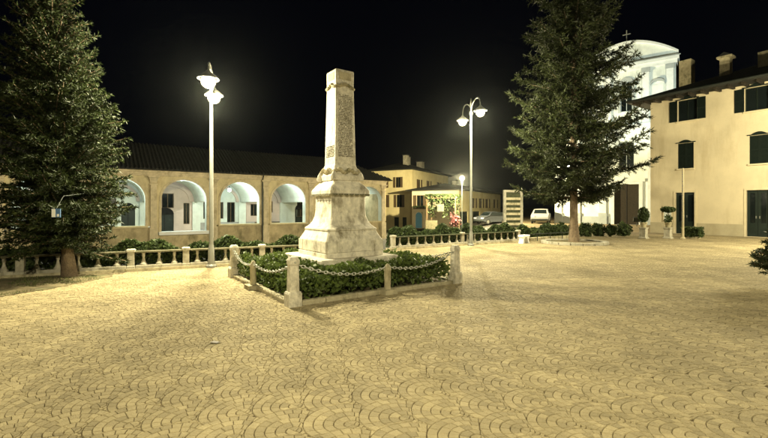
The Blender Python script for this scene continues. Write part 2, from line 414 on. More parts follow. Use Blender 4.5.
def conifer(name, label, loc, h, z0, rad, nb, seed, nlen, nwid, rise, droop, up, mat_, step=.085, tw=.42, kneed=12, trunk_r=.2, rise_top=.6, density=None, jit=.06, whorl=0, lvar=(.72, 1.12), tz=(-.35, .2), lean=0.0):
    rg = np.random.default_rng(seed)
    root = thing(name, label, 'tree', loc)
    # trunk
    pts, rr = [], []
    for k in range(15):
        t = k/14; pts.append((.04*math.sin(t*5+seed) + lean*t*h, .04*math.cos(t*4), -.1 + t*h)); rr.append(trunk_r*(1-t)**.85 + .012 + (.09*trunk_r/.2 if k == 0 else 0))
    MB().tube(pts, rr, 12).build('trunk', M['bark'], root, smooth=True)
    bm_ = MB(); B = []; D = []; SZ = []
    for b in range(nb):
        t = (b+.5)/nb; t = 1-(1-t)**.80 if density is None else density(t)
        if whorl: t = (math.floor(b/whorl)*whorl+.5)/nb; t = 1-(1-t)**.9 + rg.normal(0, .004); t = min(max(t, 0), .995)
        z = z0 + (h-z0)*t*.985
        Lb = rad(t)*(rg.uniform(*lvar) if jit < .1 else rg.uniform(.55, 1.08)*(1+.10*math.sin(3*(b*2.39996)+z*2.2))); az = b*2.39996 + rg.normal(0, .25)
        dr = np.array([math.cos(az), math.sin(az), 0]); side = np.array([-dr[1], dr[0], 0])
        rs = rise + (rise_top-rise)*t + rg.normal(0, jit)
        s = np.linspace(0, 1, 9); bend = rg.normal(0, .12)
        P = dr*(Lb*s)[:, None] + side*(Lb*bend*s**2)[:, None]; P[:, 2] += z + Lb*(rs*s - droop*s**2 + up*s**3)
        bm_.tube([tuple(p) for p in P[::2]], [max(.008, trunk_r*.22*(1-t*.6)*(1-.85*x)) for x in s[::2]], 4)
        m = max(4, int(Lb*.9/step))
        for sv in np.linspace(.12, 1, m):
            i = min(7, int(sv*8)); f = sv*8-i; p = P[i]*(1-f)+P[i+1]*f; tg = P[i+1]-P[i]; tg /= np.linalg.norm(tg)
            for sg in (-1, 1, 0):
                tl_ = (tw*min(1, Lb*.55))*(1.0-.5*sv)*rg.uniform(.7, 1.25)
                if sg == 0:
                    if rg.random() > .55: continue
                    d = tg*.6 + np.array([0, 0, rg.uniform(-.3, .9)]) + rg.normal(0, .25, 3); tl_ *= .6
                else:
                    d = tg*.75 + side*sg*.85 + np.array([0, 0, rg.uniform(*tz)]) + rg.normal(0, .12, 3)
                d /= np.linalg.norm(d)
                kk = max(4, int(kneed*tl_/tw + 3))
                u_ = rg.random(kk)[:, None]
                q_ = p + d*(tl_*u_); q_[:, 2] -= .12*tl_*u_[:, 0]**2
                B.append(q_); D.append(d*.8 + rg.normal(0, .55, (kk, 3)))
    B = np.concatenate(B); D = np.concatenate(D); n = len(B); B[:, 0] += lean*B[:, 2]
    bm_.v = [(x+lean*z, y, z) for x, y, z in bm_.v]
    V3 = tris(B, D, nlen*rg.uniform(.6, 1.3, n), nwid*rg.uniform(.7, 1.3, n), rg)
    link('crown', np_mesh('crown', V3, 3, mat_, rg.random(n)), root)
    bm_.build('branches', M['bark'], root)
    return root

# ------------------------------------------------------------------ street lamps
def street_lamp(loc, h, label, globe_h, arm=(-.24, .97), reach=.85, r=.175, cutoff=False, power=2850):
    t = thing('street_lamp', label, 'street lamp', loc, math.atan2(arm[1], arm[0]), group='double-arm street lamps of the square')
    m = MB(); m.lathe([(.14, -.02), (.14, .05), (.09, .09), (.08, .5), (.065, .56), (.06, .62)], 14); m.build('base', M['pole'], t, smooth=True)
    m = MB(); m.lathe([(.058, .6), (.05, h*.5), (.04, h*.9), (.03, h*.93)], 12); m.build('pole', M['pole'], t, smooth=True)
    m = MB(); m.lathe([(.05, h*.9), (.065, h*.905), (.065, h*.925), (.03, h*.93), (.03, h*.965), (.05, h*.975), (.02, h), (.004, h+.12)], 10); m.build('finial', M['pole'], t, smooth=True)
    for s in (-1, 1):
        pts = []
        zc = h*.93
        top = h - .02; zg = globe_h + r + .10
        for k in range(13):
            a = k/12
            x = reach*(.5-.5*math.cos(math.pi*a)) if a < .999 else reach
            z = zc + (top - zc)*math.sin(min(1, a/.6)*math.pi/2) if a < .6 else zg + (top - zg)*math.cos((a-.6)/.4*math.pi/2)
            pts.append((s*x, 0, z))
        a_ = MB().tube(pts, .022, 8).build('arm', M['pole'], t, smooth=True)
        hood = [(.02, zg+.03), (.05, zg), (.07, zg-.04), (.13, zg-.08), (.25, zg-.19), (.26, zg-.215), (.25, zg-.215), (.13, zg-.10)] if not cutoff else [(.02, zg+.03), (.05, zg), (.09, zg-.05), (.19, zg-.13), (.26, zg-.26), (.31, zg-.18-r*2.0), (.30, zg-.18-r*2.0), (.25, zg-.26)]
        l_ = MB().lathe(hood, 18, (s*reach, 0, 0)).build('lantern_cap', M['pole'], a_, smooth=True)
        n = 10
        MB().lathe([(max(.004, r*math.sin(math.pi*k/n)), globe_h - r*math.cos(math.pi*k/n)) for k in range(n+1)], 16, (s*reach, 0, 0)).build('lantern_globe', LAMP, a_, smooth=True)
        lamp_light(a_, (s*reach, 0, globe_h-r-.05), power, WARM, .09)
    return t
street_lamp((-4.66, 11.2, 0), 5.35, 'tall lamp post with two glowing globes left of the monument', 4.78, arm=(-.30, .95), reach=.8)
street_lamp((3.70, 17.65, 0), 6.15, 'tall lamp post with two glowing globes behind the balustrade, right of the monument', 5.45, arm=(-.19, .98), reach=.95)
# the next lamps of the same row stand behind the photographer
street_lamp((-.6, -3.6, 0), 6.15, 'lamp post with added light-blocking hoods close behind the viewpoint', 5.45, arm=(-.24, .97), cutoff=True, power=2250)  # deep hoods added here so this unseen lamp leaves the tree tops dark
street_lamp((17.6, 14.2, 0), 6.15, 'lamp post of the same kind outside the right edge, facing the cream building', 5.45, arm=(-.24, .97), power=4100)
# small single street light among the far houses
p = at(462, 178, 43); t = thing('wall_street_light', 'single glowing street light on a thin post before the yellow house', 'street light', (p.x, p.y, float(terrain(p.x, p.y))))
hz = p.z - t.location.z
MB().lathe([(.09, 0), (.09, .5), (.05, .55), (.035, hz-.4), (.03, hz-.3)], 8).build('pole', M['iron'], t, smooth=True)
MB().lathe([(.10, hz-.32), (.12, hz-.27), (.12, hz-.26)], 10).build('collar', M['iron'], t, smooth=True)
MB().lathe([(max(.01, .27*math.sin(math.pi*k/8)), hz-.27*math.cos(math.pi*k/8)) for k in range(9)], 14).build('lantern_globe', SMALL, t, smooth=True)
lamp_light(t, (-.15, -.50, hz-.25), 29000, (1.0, .86, .5), .08)

p = at(566, 176, 44); t2 = copy_tree(t); t2.location = (p.x, p.y, 0); [setattr(c, 'data', c.data.copy()) or setattr(c.data, 'energy', 4500) for c in t2.children if c.type == 'LIGHT']; t2['label'] = 'single glowing street light on a thin post hidden behind the right tree'
t['group'] = t2['group'] = 'single-globe street lights'
# ------------------------------------------------------------------ monument
mon = thing('war_memorial_obelisk', 'stone obelisk monument on a flared pedestal in the hedged bed', 'monument', (BED_C.x, BED_C.y, 0), U_ANG)
MB().sq([(.93, .0), (.93, .56), (.91, .58)], .01).build('slab', M['marble_clean'], mon)
m = MB(); m.sq([(.70, .58), (.70, .66), (.685, .68), (.685, .92), (.66, .96), (.60, 1.08), (.585, 1.12)], .03); base = m.build('base_block', M['marble'], mon)
for k in range(4):
    c, s = math.cos(k*math.pi/2), math.sin(k*math.pi/2); R_ = Matrix.Rotation(k*math.pi/2, 3, 'Z')
    for x0, x1 in ((-.67, -.47), (-.44, .44), (.47, .67)):
        m = MB(); m.box(x0, x1, -.70, -.60, .69, .91); m.v = [tuple(R_ @ Vector(v)) for v in m.v]; m.build('panel_block', M['marble'], base)
m = MB(); m.sq([(.585, 1.12), (.60, 1.13), (.60, 1.16), (.575, 1.18), (.52, 1.23), (.47, 1.31), (.435, 1.42), (.42, 1.55), (.415, 1.84)], .04); m.build('pedestal', M['marble'], mon, smooth=True)
m = MB(); m.sq([(.415, 1.84), (.43, 1.86), (.47, 1.88), (.485, 1.90), (.485, 1.97), (.47, 2.0), (.40, 2.10), (.33, 2.17), (.32, 2.2)], .03); cap = m.build('cornice', M['marble'], mon)
for k in range(4):
    R_ = Matrix.Rotation(k*math.pi/2, 3, 'Z')
    for i in range(7):
        x = -.39 + i*.13
        m = MB(); m.loft([[(x+.062*math.cos(a)*q, -.50+.02*(1-q), 1.905+.045*math.sin(a)*q) for a in [math.pi+math.pi*j/5 for j in range(6)]] for q in (1, .6)])
        m.v = [tuple(R_ @ Vector(v)) for v in m.v]; m.build('festoon', M['bronze'], cap)
m = MB(); m.sq([(.34, 2.2), (.345, 2.30), (.30, 2.34), (.30, 2.40), (.285, 2.46), (.27, 2.52)], .02); foot = m.build('shaft_foot', M['marble'], mon)
rg = random.Random(3)
# bronze garland round the shaft foot and corner scrolls
m = MB()
for k in range(46):
    a = 2*math.pi*k/46; s_ = max(abs(math.cos(a)), abs(math.sin(a)))
    x, y = .315*math.cos(a)/s_, .315*math.sin(a)/s_; z = 2.40 + .035*math.sin(a*8)
    m.lathe([(.004, -.045), (.04, -.025), (.05, 0), (.035, .03), (.004, .05)], 6, (x+rg.uniform(-.012, .012), y+rg.uniform(-.012, .012), z))
m.build('garland', M['moss_stone'], foot)
for sx in (-1, 1):
    for sy in (-1, 1):
        MB().lathe([(.005, 2.19), (.075, 2.20), (.085, 2.26), (.06, 2.33), (.03, 2.38), (.005, 2.40)], 8, (sx*.325, sy*.325, 0)).build('corner_scroll', M['marble'], foot, smooth=True)
m = MB(); m.sq([(.262, 2.50), (.262, 2.53), (.255, 2.55), (.222, 4.22)], .012); shaft = m.build('shaft', M['marble_clean'], mon)
# raised border and incised rows of letters on each face
for k in range(4):
    R_ = Matrix.Rotation(k*math.pi/2, 3, 'Z')
    m = MB()
    if k in (0, 3):
        for row in range(38):
            z = 2.72 + row*.036; hw = (.262 - (z-2.5)*.0233)
            x = -hw*.72; y = -(hw + .0015)
            if k == 3 and row > 6: continue
            while x < hw*.72:
                w = rg.choice([.010, .014, .018])
                if rg.random() > .14:
                    for (a, b_, c_, d_) in rg.choice([[(0, .3, 0, 1), (.3, 1, .8, 1)], [(0, .35, 0, 1), (.65, 1, 0, 1), (.35, .65, .4, .6)], [(0, 1, 0, .22), (0, 1, .78, 1), (0, .3, .22, .78)], [(.35, .65, 0, 1)], [(0, 1, .75, 1), (.35, .65, 0, .75)]]):
                        m.box(x+w*a, x+w*b_, y-.001, y+.004, z+.021*c_, z+.021*d_)
                x += w + .005
        if m.v:
            m.v = [tuple(R_ @ Vector(v)) for v in m.v]; m.build('inscription', M['inscription'], shaft)
m = MB(); m.sq([(.221, 4.22), (.222, 4.30), (.222, 4.335)], .01); m.build('band_course', M['marble_clean'], mon)
m = MB()
for k in range(60):
    a = 2*math.pi*k/60; s_ = max(abs(math.cos(a)), abs(math.sin(a)))
    x, y = .232*math.cos(a)/s_, .232*math.sin(a)/s_; z = 4.275 + .028*math.cos(4*a)
    m.lathe([(.004, -.035), (.03, -.015), (.034, 0.01), (.004, .035)], 5, (x+rg.uniform(-.008, .008), y+rg.uniform(-.008, .008), z+rg.uniform(-.015, .015)))
m.build('wreath', M['moss_stone'], mon)
m = MB(); m.sq([(.219, 4.335), (.225, 4.36), (.225, 4.60), (.218, 4.62)], .012); top = m.build('cap_block', M['marble_clean'], mon)
m = MB(); m.sq([(.218, 4.62), (.05, 4.68)]); m.build('cap_point', M['marble_clean'], top)
for k in range(4):
    R_ = Matrix.Rotation(k*math.pi/2, 3, 'Z')
    m = MB(); m.box(-.15, .15, -.2285, -.2, 4.40, 4.57); m.v = [tuple(R_ @ Vector(v)) for v in m.v]; m.build('relief_panel', M['moss_stone'], top)

# ------------------------------------------------------------------ flower bed: kerb, posts, chains, planting
kerb = thing('bed_kerb', 'low worn stone kerb around the monument bed', 'kerb', (BED_F.x, BED_F.y, 0), U_ANG)
def kerb_run(n, L, horiz, off):
    for k in range(n):
        a, b_ = L*k/n+.004, L*(k+1)/n-.004; hh = .065+rg.uniform(-.006, .008)
        m = MB()
        if horiz: m.rbox(a, b_, off, off+.12, -.05, hh, .012)
        else: m.rbox(off, off+.12, a, b_, -.05, hh, .012)
        m.build('kerb_stone', M['moss_stone'], kerb)
kerb_run(6, SU, True, 0); kerb_run(6, SU, True, SV-.12); kerb_run(6, SV-.24, False, 0); kerb_run(6, SV-.24, False, SU-.12)
for k in kerb.children:
    v0 = k.data.vertices[0].co
for k in list(kerb.children)[12:]: k.location = (0, .12, 0)
MB().box(.12, SU-.12, .12, SV-.12, -.05, .04).build('bed_soil', M['soil'], kerb)
def bed(a, b_, z=0): return BED_F + U*a + V*b_ + Vector((0, 0, z))
def big_post(a, b_, label, h):
    t = thing('chain_post', label, 'post', bed(a, b_), U_ANG, group='stone posts of the monument chain')
    MB().sq([(.115, -.02), (.115, .20), (.10, .235)], .012).build('post_base', M['marble_clean'], t)
    MB().sq([(.083, .235), (.075, h-.13), (.085, h-.12), (.085, h-.05), (.06, h)], .016).build('post_shaft', M['marble_clean'], t)
    m = MB(); m.lathe([(.018, 0), (.018, .012)], 10); m.v = [(v[0], -.083-v[2], h-.085+v[1]) for v in m.v]; m.build('chain_boss', M['chain'], t)
    return t
def small_post(a, b_, label):
    t = thing('chain_bollard', label, 'bollard', bed(a, b_), U_ANG, group='small bollards of the monument chain')
    MB().box(-.14, .14, -.14, .14, -.02, .085).build('footing', M['moss_stone'], t)
    MB().lathe([(.062, .085), (.062, .42), (.07, .43), (.07, .46), (.055, .50), (.03, .545), (.005, .56)], 12).build('post_shaft', M['moss_stone'], t, smooth=True)
    return t
e = .06
big_post(e, e, 'pale stone chain post at the near corner of the bed', .80)
big_post(e, SV-e, 'pale stone chain post at the bed corner nearest the left lamp', .74)
big_post(SU-e, e, 'mossy stone chain post at the right corner of the bed', .80)
big_post(SU-e, SV-e, 'stone chain post at the bed corner hidden behind the monument', .76)
small_post(SU*.5, -.02, 'small round bollard midway along the bed side nearest the camera, right of the near post')
small_post(-.02, SV*.52, 'small round bollard midway along the left side of the bed')
small_post(SU*.5, SV+.02, 'small round bollard midway along the rear side of the bed')
small_post(SU+.02, SV*.5, 'small round bollard midway along the right rear side of the bed')
# chain link mesh (shared)
def link_mesh():
    m = MB(); n = 10; rings = []
    for k in range(n):
        a = 2*math.pi*k/n; cx_, cz_ = .045*math.cos(a), .023*math.sin(a)
        nx_, nz_ = math.cos(a), math.sin(a)
        rings.append([(cx_+nx_*.009*math.cos(b), .009*math.sin(b), cz_+nz_*.009*math.cos(b)) for b in (0, math.pi/2, math.pi, 3*math.pi/2)])
    vs = [p for r in rings for p in r]; fs = [(i*4+k, i*4+(k+1) % 4, ((i+1) % n)*4+(k+1) % 4, ((i+1) % n)*4+k) for i in range(n) for k in range(4)]
    m.add(vs, fs); return m.mesh('link', M['chain'], True)
LINK = link_mesh()
def chain(p0, p1, sag, label):
    t = thing('chain', label, 'chain', p0, 0, group='chains around the monument bed')
    d = p1-p0; L = d.length; n = int(L*1.08/.072)
    for k in range(n):
        s = (k+.5)/n
        pt = d*s; pt.z -= sag*4*s*(1-s); tg = d.copy(); tg.z -= sag*4*(1-2*s); tg.normalize()
        o = link('link', LINK, t, pt)
        rot = tg.to_track_quat('X', 'Z').to_matrix() @ Matrix.Rotation((k % 2)*math.pi/2+rg.uniform(-.2, .2), 3, 'X')
        o.rotation_euler = rot.to_euler()
zc, zs = .70, .50
pF, pL, pR = bed(e, e-.02, zc), bed(e-.02, SV-e, zc-.04), bed(SU-e, e-.02, zc)
sF, sL = bed(SU*.5, -.02, zs), bed(-.02, SV*.52, zs)
chain(pF, sF, .16, 'pale drooping chain from the near corner post to the front bollard')
chain(sF, pR, .16, 'pale drooping chain from the front bollard to the right corner post')
chain(pF, sL, .15, 'pale drooping chain from the near corner post to the left bollard')
chain(sL, pL, .15, 'pale drooping chain from the left bollard to the rear left post')
chain(bed(SU+.02, SV*.5, zs), pR, .12, 'iron chain from the right corner post back to the rear bollard')
# planting
rgn = np.random.default_rng(5)
n = 36000
a = rgn.uniform(.10, SU-.10, n); b_ = rgn.uniform(.10, SV-.10, n)
da = np.abs(a-SU/2); db = np.abs(b_-SV/2); ok = np.maximum(da, db) > .92
a, b_, da, db = a[ok], b_[ok], da[ok], db[ok]
edge = np.minimum(np.minimum(a, SU-a), np.minimum(b_, SV-b_))
lump = .5 + .5*np.sin(a*5.1+1.3)*np.sin(b_*4.3+.4) + .25*np.sin(a*11+b_*9)
ht = (.38 + .19*lump)*np.clip((edge-.02)/.16, .35, 1)
z = ht*np.sqrt(rgn.random(len(a)))+.03
P = np.stack([a, b_, z], 1)
Wp = np.stack([BED_F.x+U.x*P[:, 0]+V.x*P[:, 1], BED_F.y+U.y*P[:, 0]+V.y*P[:, 1], P[:, 2]], 1)
o = link('bed_shrubs', np_mesh('bed_shrubs', leaves(Wp, .036, rgn), 4, M['leaf'], rgn.random(len(Wp))))
tag(o, 'low dense green shrub planting filling the monument bed', 'shrubs', kind='stuff')

# ------------------------------------------------------------------ balustrades
def baluster_mesh():
    return MB().lathe([(.085, 0), (.085, .03), (.066, .045), (.05, .085), (.034, .14), (.026, .185), (.03, .205), (.036, .235), (.040, .255), (.034, .28), (.045, .295), (.045, .315)], 9).mesh('baluster', M['concrete'], True)
BAL = baluster_mesh()
def balustrade(p0, p1, label, piers, spacing, s0=0, s1=None, pier_h=.55, rail='rail_moss'):
    d = p1-p0; L = d.length; an = math.atan2(d.y, d.x)
    t = thing('balustrade', label, 'balustrade', p0, an)
    s1 = L if s1 is None else s1
    MB().box(s0, s1, -.15, .15, -.02, .07).build('kerb', M['moss_stone'], t)
    cuts = [s0]+[s for s in piers]+[s1]
    for i in range(len(cuts)-1):
        a, b_ = cuts[i]+.10, cuts[i+1]-.10
        if b_-a < .3: continue
        MB().rbox(a, b_, -.10, .10, .07, .145, .012).build('bottom_rail', M['concrete'], t)
        MB().rbox(a, b_, -.10, .10, .46, .505, .012).build('top_rail', M[rail], t)
        n = max(1, int(round((b_-a)/spacing)))
        for k in range(n): link('baluster', BAL, t, (a+(k+.5)*(b_-a)/n, 0, .145))
    for s in piers: MB().sq([(.10, -.02), (.10, .12), (.08, .14), (.08, pier_h-.08), (.10, pier_h-.06), (.10, pier_h-.01), (.08, pier_h+.01)], .012, (s, 0, 0)).build('pier', M['concrete'], t)
    return t
E0 = BA - BD*4.5
def s_on(px, P0, D):
    k = (px-CX)/F; return (k*P0.y-P0.x)/(D.x-k*D.y)
piers = [s_on(x, E0, BD) for x in (-60, 20.5, 131, 186, 262)]
LB = (BB-E0).length
balustrade(E0, BB, 'pale balustrade with vase balusters running behind the left tree', sorted(piers)+[LB-.12], .365)
LC = (CB-CA).length
sp = [s_on(x, CA, CD) for x in (393, 462, 518)]
balustrade(CA, CA+CD*(sp[2]+.12), 'pale balustrade with vase balusters behind the right lamp post', sp, .40, rail='rail_dark')
# hedge rows behind the balustrades
def hedge(name, label, p0, p1, wid, h, n, seed, size=.05, z=0, off=0.0, group=None, clump=None):
    rg_ = np.random.default_rng(seed); d = p1-p0; L = d.length; dr = d.normalized(); nr = Vector((-dr.y, dr.x, 0))
    t = thing(name, label, 'hedge', p0, 0, group)
    s = rg_.uniform(0, L, n); w = rg_.uniform(-1, 1, n); hh = rg_.random(n)**.6
    lump = 1 + .16*np.sin(s*3.1+seed)+.10*np.sin(s*7.7)
    if clump: lump = .55+.5*np.abs(np.sin(s*math.pi/clump))
    ww = w*wid*.5*np.sqrt(np.maximum(.05, 1-hh**3)); zz = hh*h*lump
    P = np.stack([dr.x*s+nr.x*(ww+off), dr.y*s+nr.y*(ww+off), zz+z], 1)
    link('foliage', np_mesh('foliage', leaves(P, size, rg_), 4, M['hedge'], rg_.random(n)), t)
    m = MB()
    k = 0
    while k < L:
        m.tube([(dr.x*k+nr.x*off, dr.y*k+nr.y*off, z-.05), (dr.x*k+nr.x*off+.02, dr.y*k+nr.y*off, z+h*.8)], [.02, .006], 5); k += .6
    m.build('stems', M['bark'], t)
    return t
hedge('clipped_hedge', 'dark clipped hedge behind the left balustrade', E0, BB-BD*.3, .36, .66, 22000, 11, .05, 0, .20)
hedge('clipped_hedge', 'dark clipped hedge behind the right balustrade', CA+CD*.2, CA+CD*sp[1], .42, .74, 12000, 12, .06, 0, .22)
hedge('clipped_hedge', 'dark clipped hedge from the right lamp post towards the slatted signboard', CA+CD*(sp[1]+.3), CA+CD*sp[2], .42, .74, 9000, 13, .06, 0, .22)
hedge('clipped_hedge', 'low green hedge on a stone border between the white stool and right tree', CA+CD*(sp[2]+.5), CB-CD*.4, .5, .55, 8000, 14, .065, .08, .3)
t = thing('hedge_border', 'low stone border in front of the hedge left of the right tree', 'kerb', CA+CD*(sp[2]+.3), math.atan2(CD.y, CD.x))
bl = LC-sp[2]-.6
for k in range(6): MB().rbox(k*bl/6+.006, (k+1)*bl/6-.006, -.12, .06, -.02, .17, .015).build('kerb_stone', M['moss_stone'], t)
t = thing('hedge_rail', 'dark grey metal rail along the hedge left of the right tree', 'railing', CA+CD*(sp[2]+.3)+Vector((0, -.22, 0)), math.atan2(CD.y, CD.x))
MB().tube([(0, 0, .34), (bl, 0, .34)], .022, 8).build('rail', M['iron'], t)
for k in range(5): MB().tube([(bl*k/4, 0, -.02), (bl*k/4, 0, .34)], .02, 6).build('post', M['iron'], t)
# white stone stool at the pier
p = gp(524, 243.2); t = thing('stone_stool', 'small white stone stool with arched opening beside the balustrade end pier', 'stool', p, math.atan2(CD.y, CD.x))
MB().rbox(-.24, .24, -.15, .15, .30, .38, .02).build('seat', M['white'], t)
for s in (-1, 1):
    m = MB(); m.loft([[(s*.20-.035, -.12, -.01), (s*.20+.035, -.12, -.01), (s*.20+.035, .12, -.01), (s*.20-.035, .12, -.01)], [(s*.16-.03, -.11, .18), (s*.16+.03, -.11, .18), (s*.16+.03, .11, .18), (s*.16-.03, .11, .18)], [(s*.12-.08, -.12, .30), (s*.12+.09, -.12, .30), (s*.12+.09, .12, .30), (s*.12-.08, .12, .30)]]); m.build('leg', M['white'], t)

# ------------------------------------------------------------------ trees
def radL(t): return float(np.interp(.72+t*8.9, [.9, 1.3, 2.2, 3.3, 4.4, 5.4, 6.4, 7.4, 8.4, 9.4], [1.08, 1.26, 1.30, 1.20, 1.0, .78, .52, .34, .20, .05]))
conifer('spruce_tree', 'tall dense dark conifer on the left, beside the lamp post', TREE_L, 9.6, .72, radL, 1100, 21, .085, .0130, .10, .30, .22, M['needle'], step=.075, tw=.30, kneed=26, trunk_r=.115, rise_top=.75, jit=.22, tz=(-.5, .35), lean=-.062)
def radR(t): return float(np.interp(2+t*13.5, [2, 2.6, 4, 5.5, 6.7, 9, 11.4, 13.5, 15.5], [2.1, 2.9, 3.05, 2.7, 2.3, 1.95, 1.7, 1.0, .15]))
conifer('cedar_tree', 'large layered conifer before the church on the right', TREE_R, 15.5, 2.1, radR, 265, 34, .17, .017, -.10, .24, .40, M['needle2'], step=.10, tw=.62, kneed=33, trunk_r=.17, rise_top=.30, jit=.098, whorl=5, lvar=(.45, 1.12), tz=(-.75, .35), lean=.004)
# low conifer at the right edge, mostly outside the frame
c = gp(806, 292)
conifer('conifer_shrub', 'low dark conifer shrub cut off by the right edge of the picture', c, 1.25, .25, lambda t: .72*(1-t)**.5+.05, 330, 8, .080, .012, .25, .2, .15, M['needle'], step=.05, tw=.26, kneed=13, trunk_r=.05)

# soil patch and grass under the left tree
MB().prism(PATCH, -.05, .012).build('tree_lawn', M['soil'])['kind'] = 'structure'
n = 26000
x = rgn.uniform(-14, -5.5, n); y = rgn.uniform(6, 11.5, n); ok = in_poly(x, y, PATCH)
nz = np.sin(x*2.1+1)*np.sin(y*3.3)+.5*np.sin(x*5.3+y*4)
ok &= nz > -.25
x, y = x[ok], y[ok]; B = np.stack([x, y, np.full(len(x), .01)], 1); D = rgn.normal(0, .4, (len(x), 3)); D[:, 2] = 1
tag(link('lawn_grass', np_mesh('lawn_grass', tris(B, D, rgn.uniform(.02, .06, len(x)), np.full(len(x), .005), rgn), 3, M['grass'], rgn.random(len(x)))), 'sparse short grass under the left conifer', 'grass', kind='stuff')
# planter ring round the right tree
t = thing('tree_ring', 'round pale stone ring around the foot of the right tree', 'kerb', TREE_R)
for k in range(18):
    a0, a1 = 2*math.pi*k/18+.012, 2*math.pi*(k+1)/18-.012
    MB().prism([(1.2*math.cos(a0), 1.2*math.sin(a0)), (1.42*math.cos(a0), 1.42*math.sin(a0)), (1.42*math.cos((a0+a1)/2), 1.42*math.sin((a0+a1)/2)), (1.42*math.cos(a1), 1.42*math.sin(a1)), (1.2*math.cos(a1), 1.2*math.sin(a1)), (1.2*math.cos((a0+a1)/2), 1.2*math.sin((a0+a1)/2))], -.02, .10+rg.uniform(-.01, .01)).build('ring_stone', M['concrete'], t)
MB().lathe([(1.19, -.02), (1.19, .05)], 24).build('ring_soil', M['soil'], t)
# row of round clipped shrubs behind the right tree
for k in range(7):
    px = 548 + k*12.5; p = gp(px, 236.2 + (.3 if k % 2 else -.2)); rr = np.random.default_rng(60+k)
    t = thing('round_shrub', 'round clipped dark shrub behind the right tree, %s in the row' % ['leftmost', 'second from the left', 'third from the left', 'fourth, in the middle', 'third from the right', 'second from the right', 'rightmost'][k], 'shrub', p, 0, 'clipped shrubs behind the right tree')
    nn = 1500; d = rr.normal(size=(nn, 3)); d /= np.linalg.norm(d, axis=1, keepdims=True); d *= (rr.random(nn)**.33)[:, None]*np.array([.34, .34, .36])*(1+.2*math.sin(k*2.3))*(1+.25*np.sin(d[:, :1]*5+k)*np.sin(d[:, 1:2]*4+k*2)); d[:, 2] += .36
    link('foliage', np_mesh('foliage', leaves(d, .05, rr), 4, M['hedge'], rr.random(nn)), t)
    MB().tube([(0, 0, -.03), (.01, 0, .4)], [.03, .015], 6).build('stem', M['bark'], t)

# ------------------------------------------------------------------ generic facade helpers (local x along wall, y inwards, z up)
def wall_with_holes(m, x0, x1, z0, z1, holes, depth=.22, y=0.0):
    xs = sorted({x0, x1}|{h[0] for h in holes}|{h[1] for h in holes}); zs = sorted({z0, z1}|{h[2] for h in holes}|{h[3] for h in holes})
    for i in range(len(xs)-1):
        for j in range(len(zs)-1):
            cx_, cz_ = (xs[i]+xs[i+1])/2, (zs[j]+zs[j+1])/2
            if any(h[0] < cx_ < h[1] and h[2] < cz_ < h[3] for h in holes): continue
            m.add([(xs[i], y, zs[j]), (xs[i+1], y, zs[j]), (xs[i+1], y, zs[j+1]), (xs[i], y, zs[j+1])], [(0, 1, 2, 3)])
    for a, b, c, d in holes:
        m.add([(a, y, c), (b, y, c), (b, y, d), (a, y, d), (a, y+depth, c), (b, y+depth, c), (b, y+depth, d), (a, y+depth, d)], [(0, 4, 5, 1), (1, 5, 6, 2), (2, 6, 7, 3), (3, 7, 4, 0)])
def window(parent, a, b, c, d, y, frame=M['wood'], depth=.14, bars=1):
    f = MB(); w = .05
    f.box(a, a+w, y+depth-.04, y+depth+.02, c, d); f.box(b-w, b, y+depth-.04, y+depth+.02, c, d); f.box(a+w, b-w, y+depth-.04, y+depth+.02, c, c+w); f.box(a+w, b-w, y+depth-.04, y+depth+.02, d-w, d)
    f.box((a+b)/2-.03, (a+b)/2+.03, y+depth-.04, y+depth+.02, c+w, d-w)
    o = f.build('window', frame, parent)
    for s0, s1 in ((a+w, (a+b)/2-.03), ((a+b)/2+.03, b-w)):
        MB().box(s0, s1, y+depth-.01, y+depth+.005, c+w, d-w).build('pane', M['glass'], o)
    return o
def shutter(parent, a, b, c, d, y, m=M['shutter']):
    s = MB(); w = .05; s.box(a, a+w, y-.05, y-.012, c, d); s.box(b-w, b, y-.05, y-.012, c, d); s.box(a+w, b-w, y-.05, y-.012, c, c+w); s.box(a+w, b-w, y-.05, y-.012, d-w, d); s.box(a+w, b-w, y-.05, y-.012, (c+d)/2-.03, (c+d)/2+.03)
    s.box(a+w, b-w, y-.018, y-.0125, c+w, (c+d)/2-.03); s.box(a+w, b-w, y-.018, y-.0125, (c+d)/2+.03, d-w)
    o = s.build('shutter', m, parent)
    z = c+w; k = MB()
    while z < d-w-.04:
        k.add([(a+w, y-.045, z), (b-w, y-.045, z), (b-w, y-.02, z+.055), (a+w, y-.02, z+.055)], [(0, 1, 2, 3)]); z += .06
    k.build('louvres', m, o)
    return o

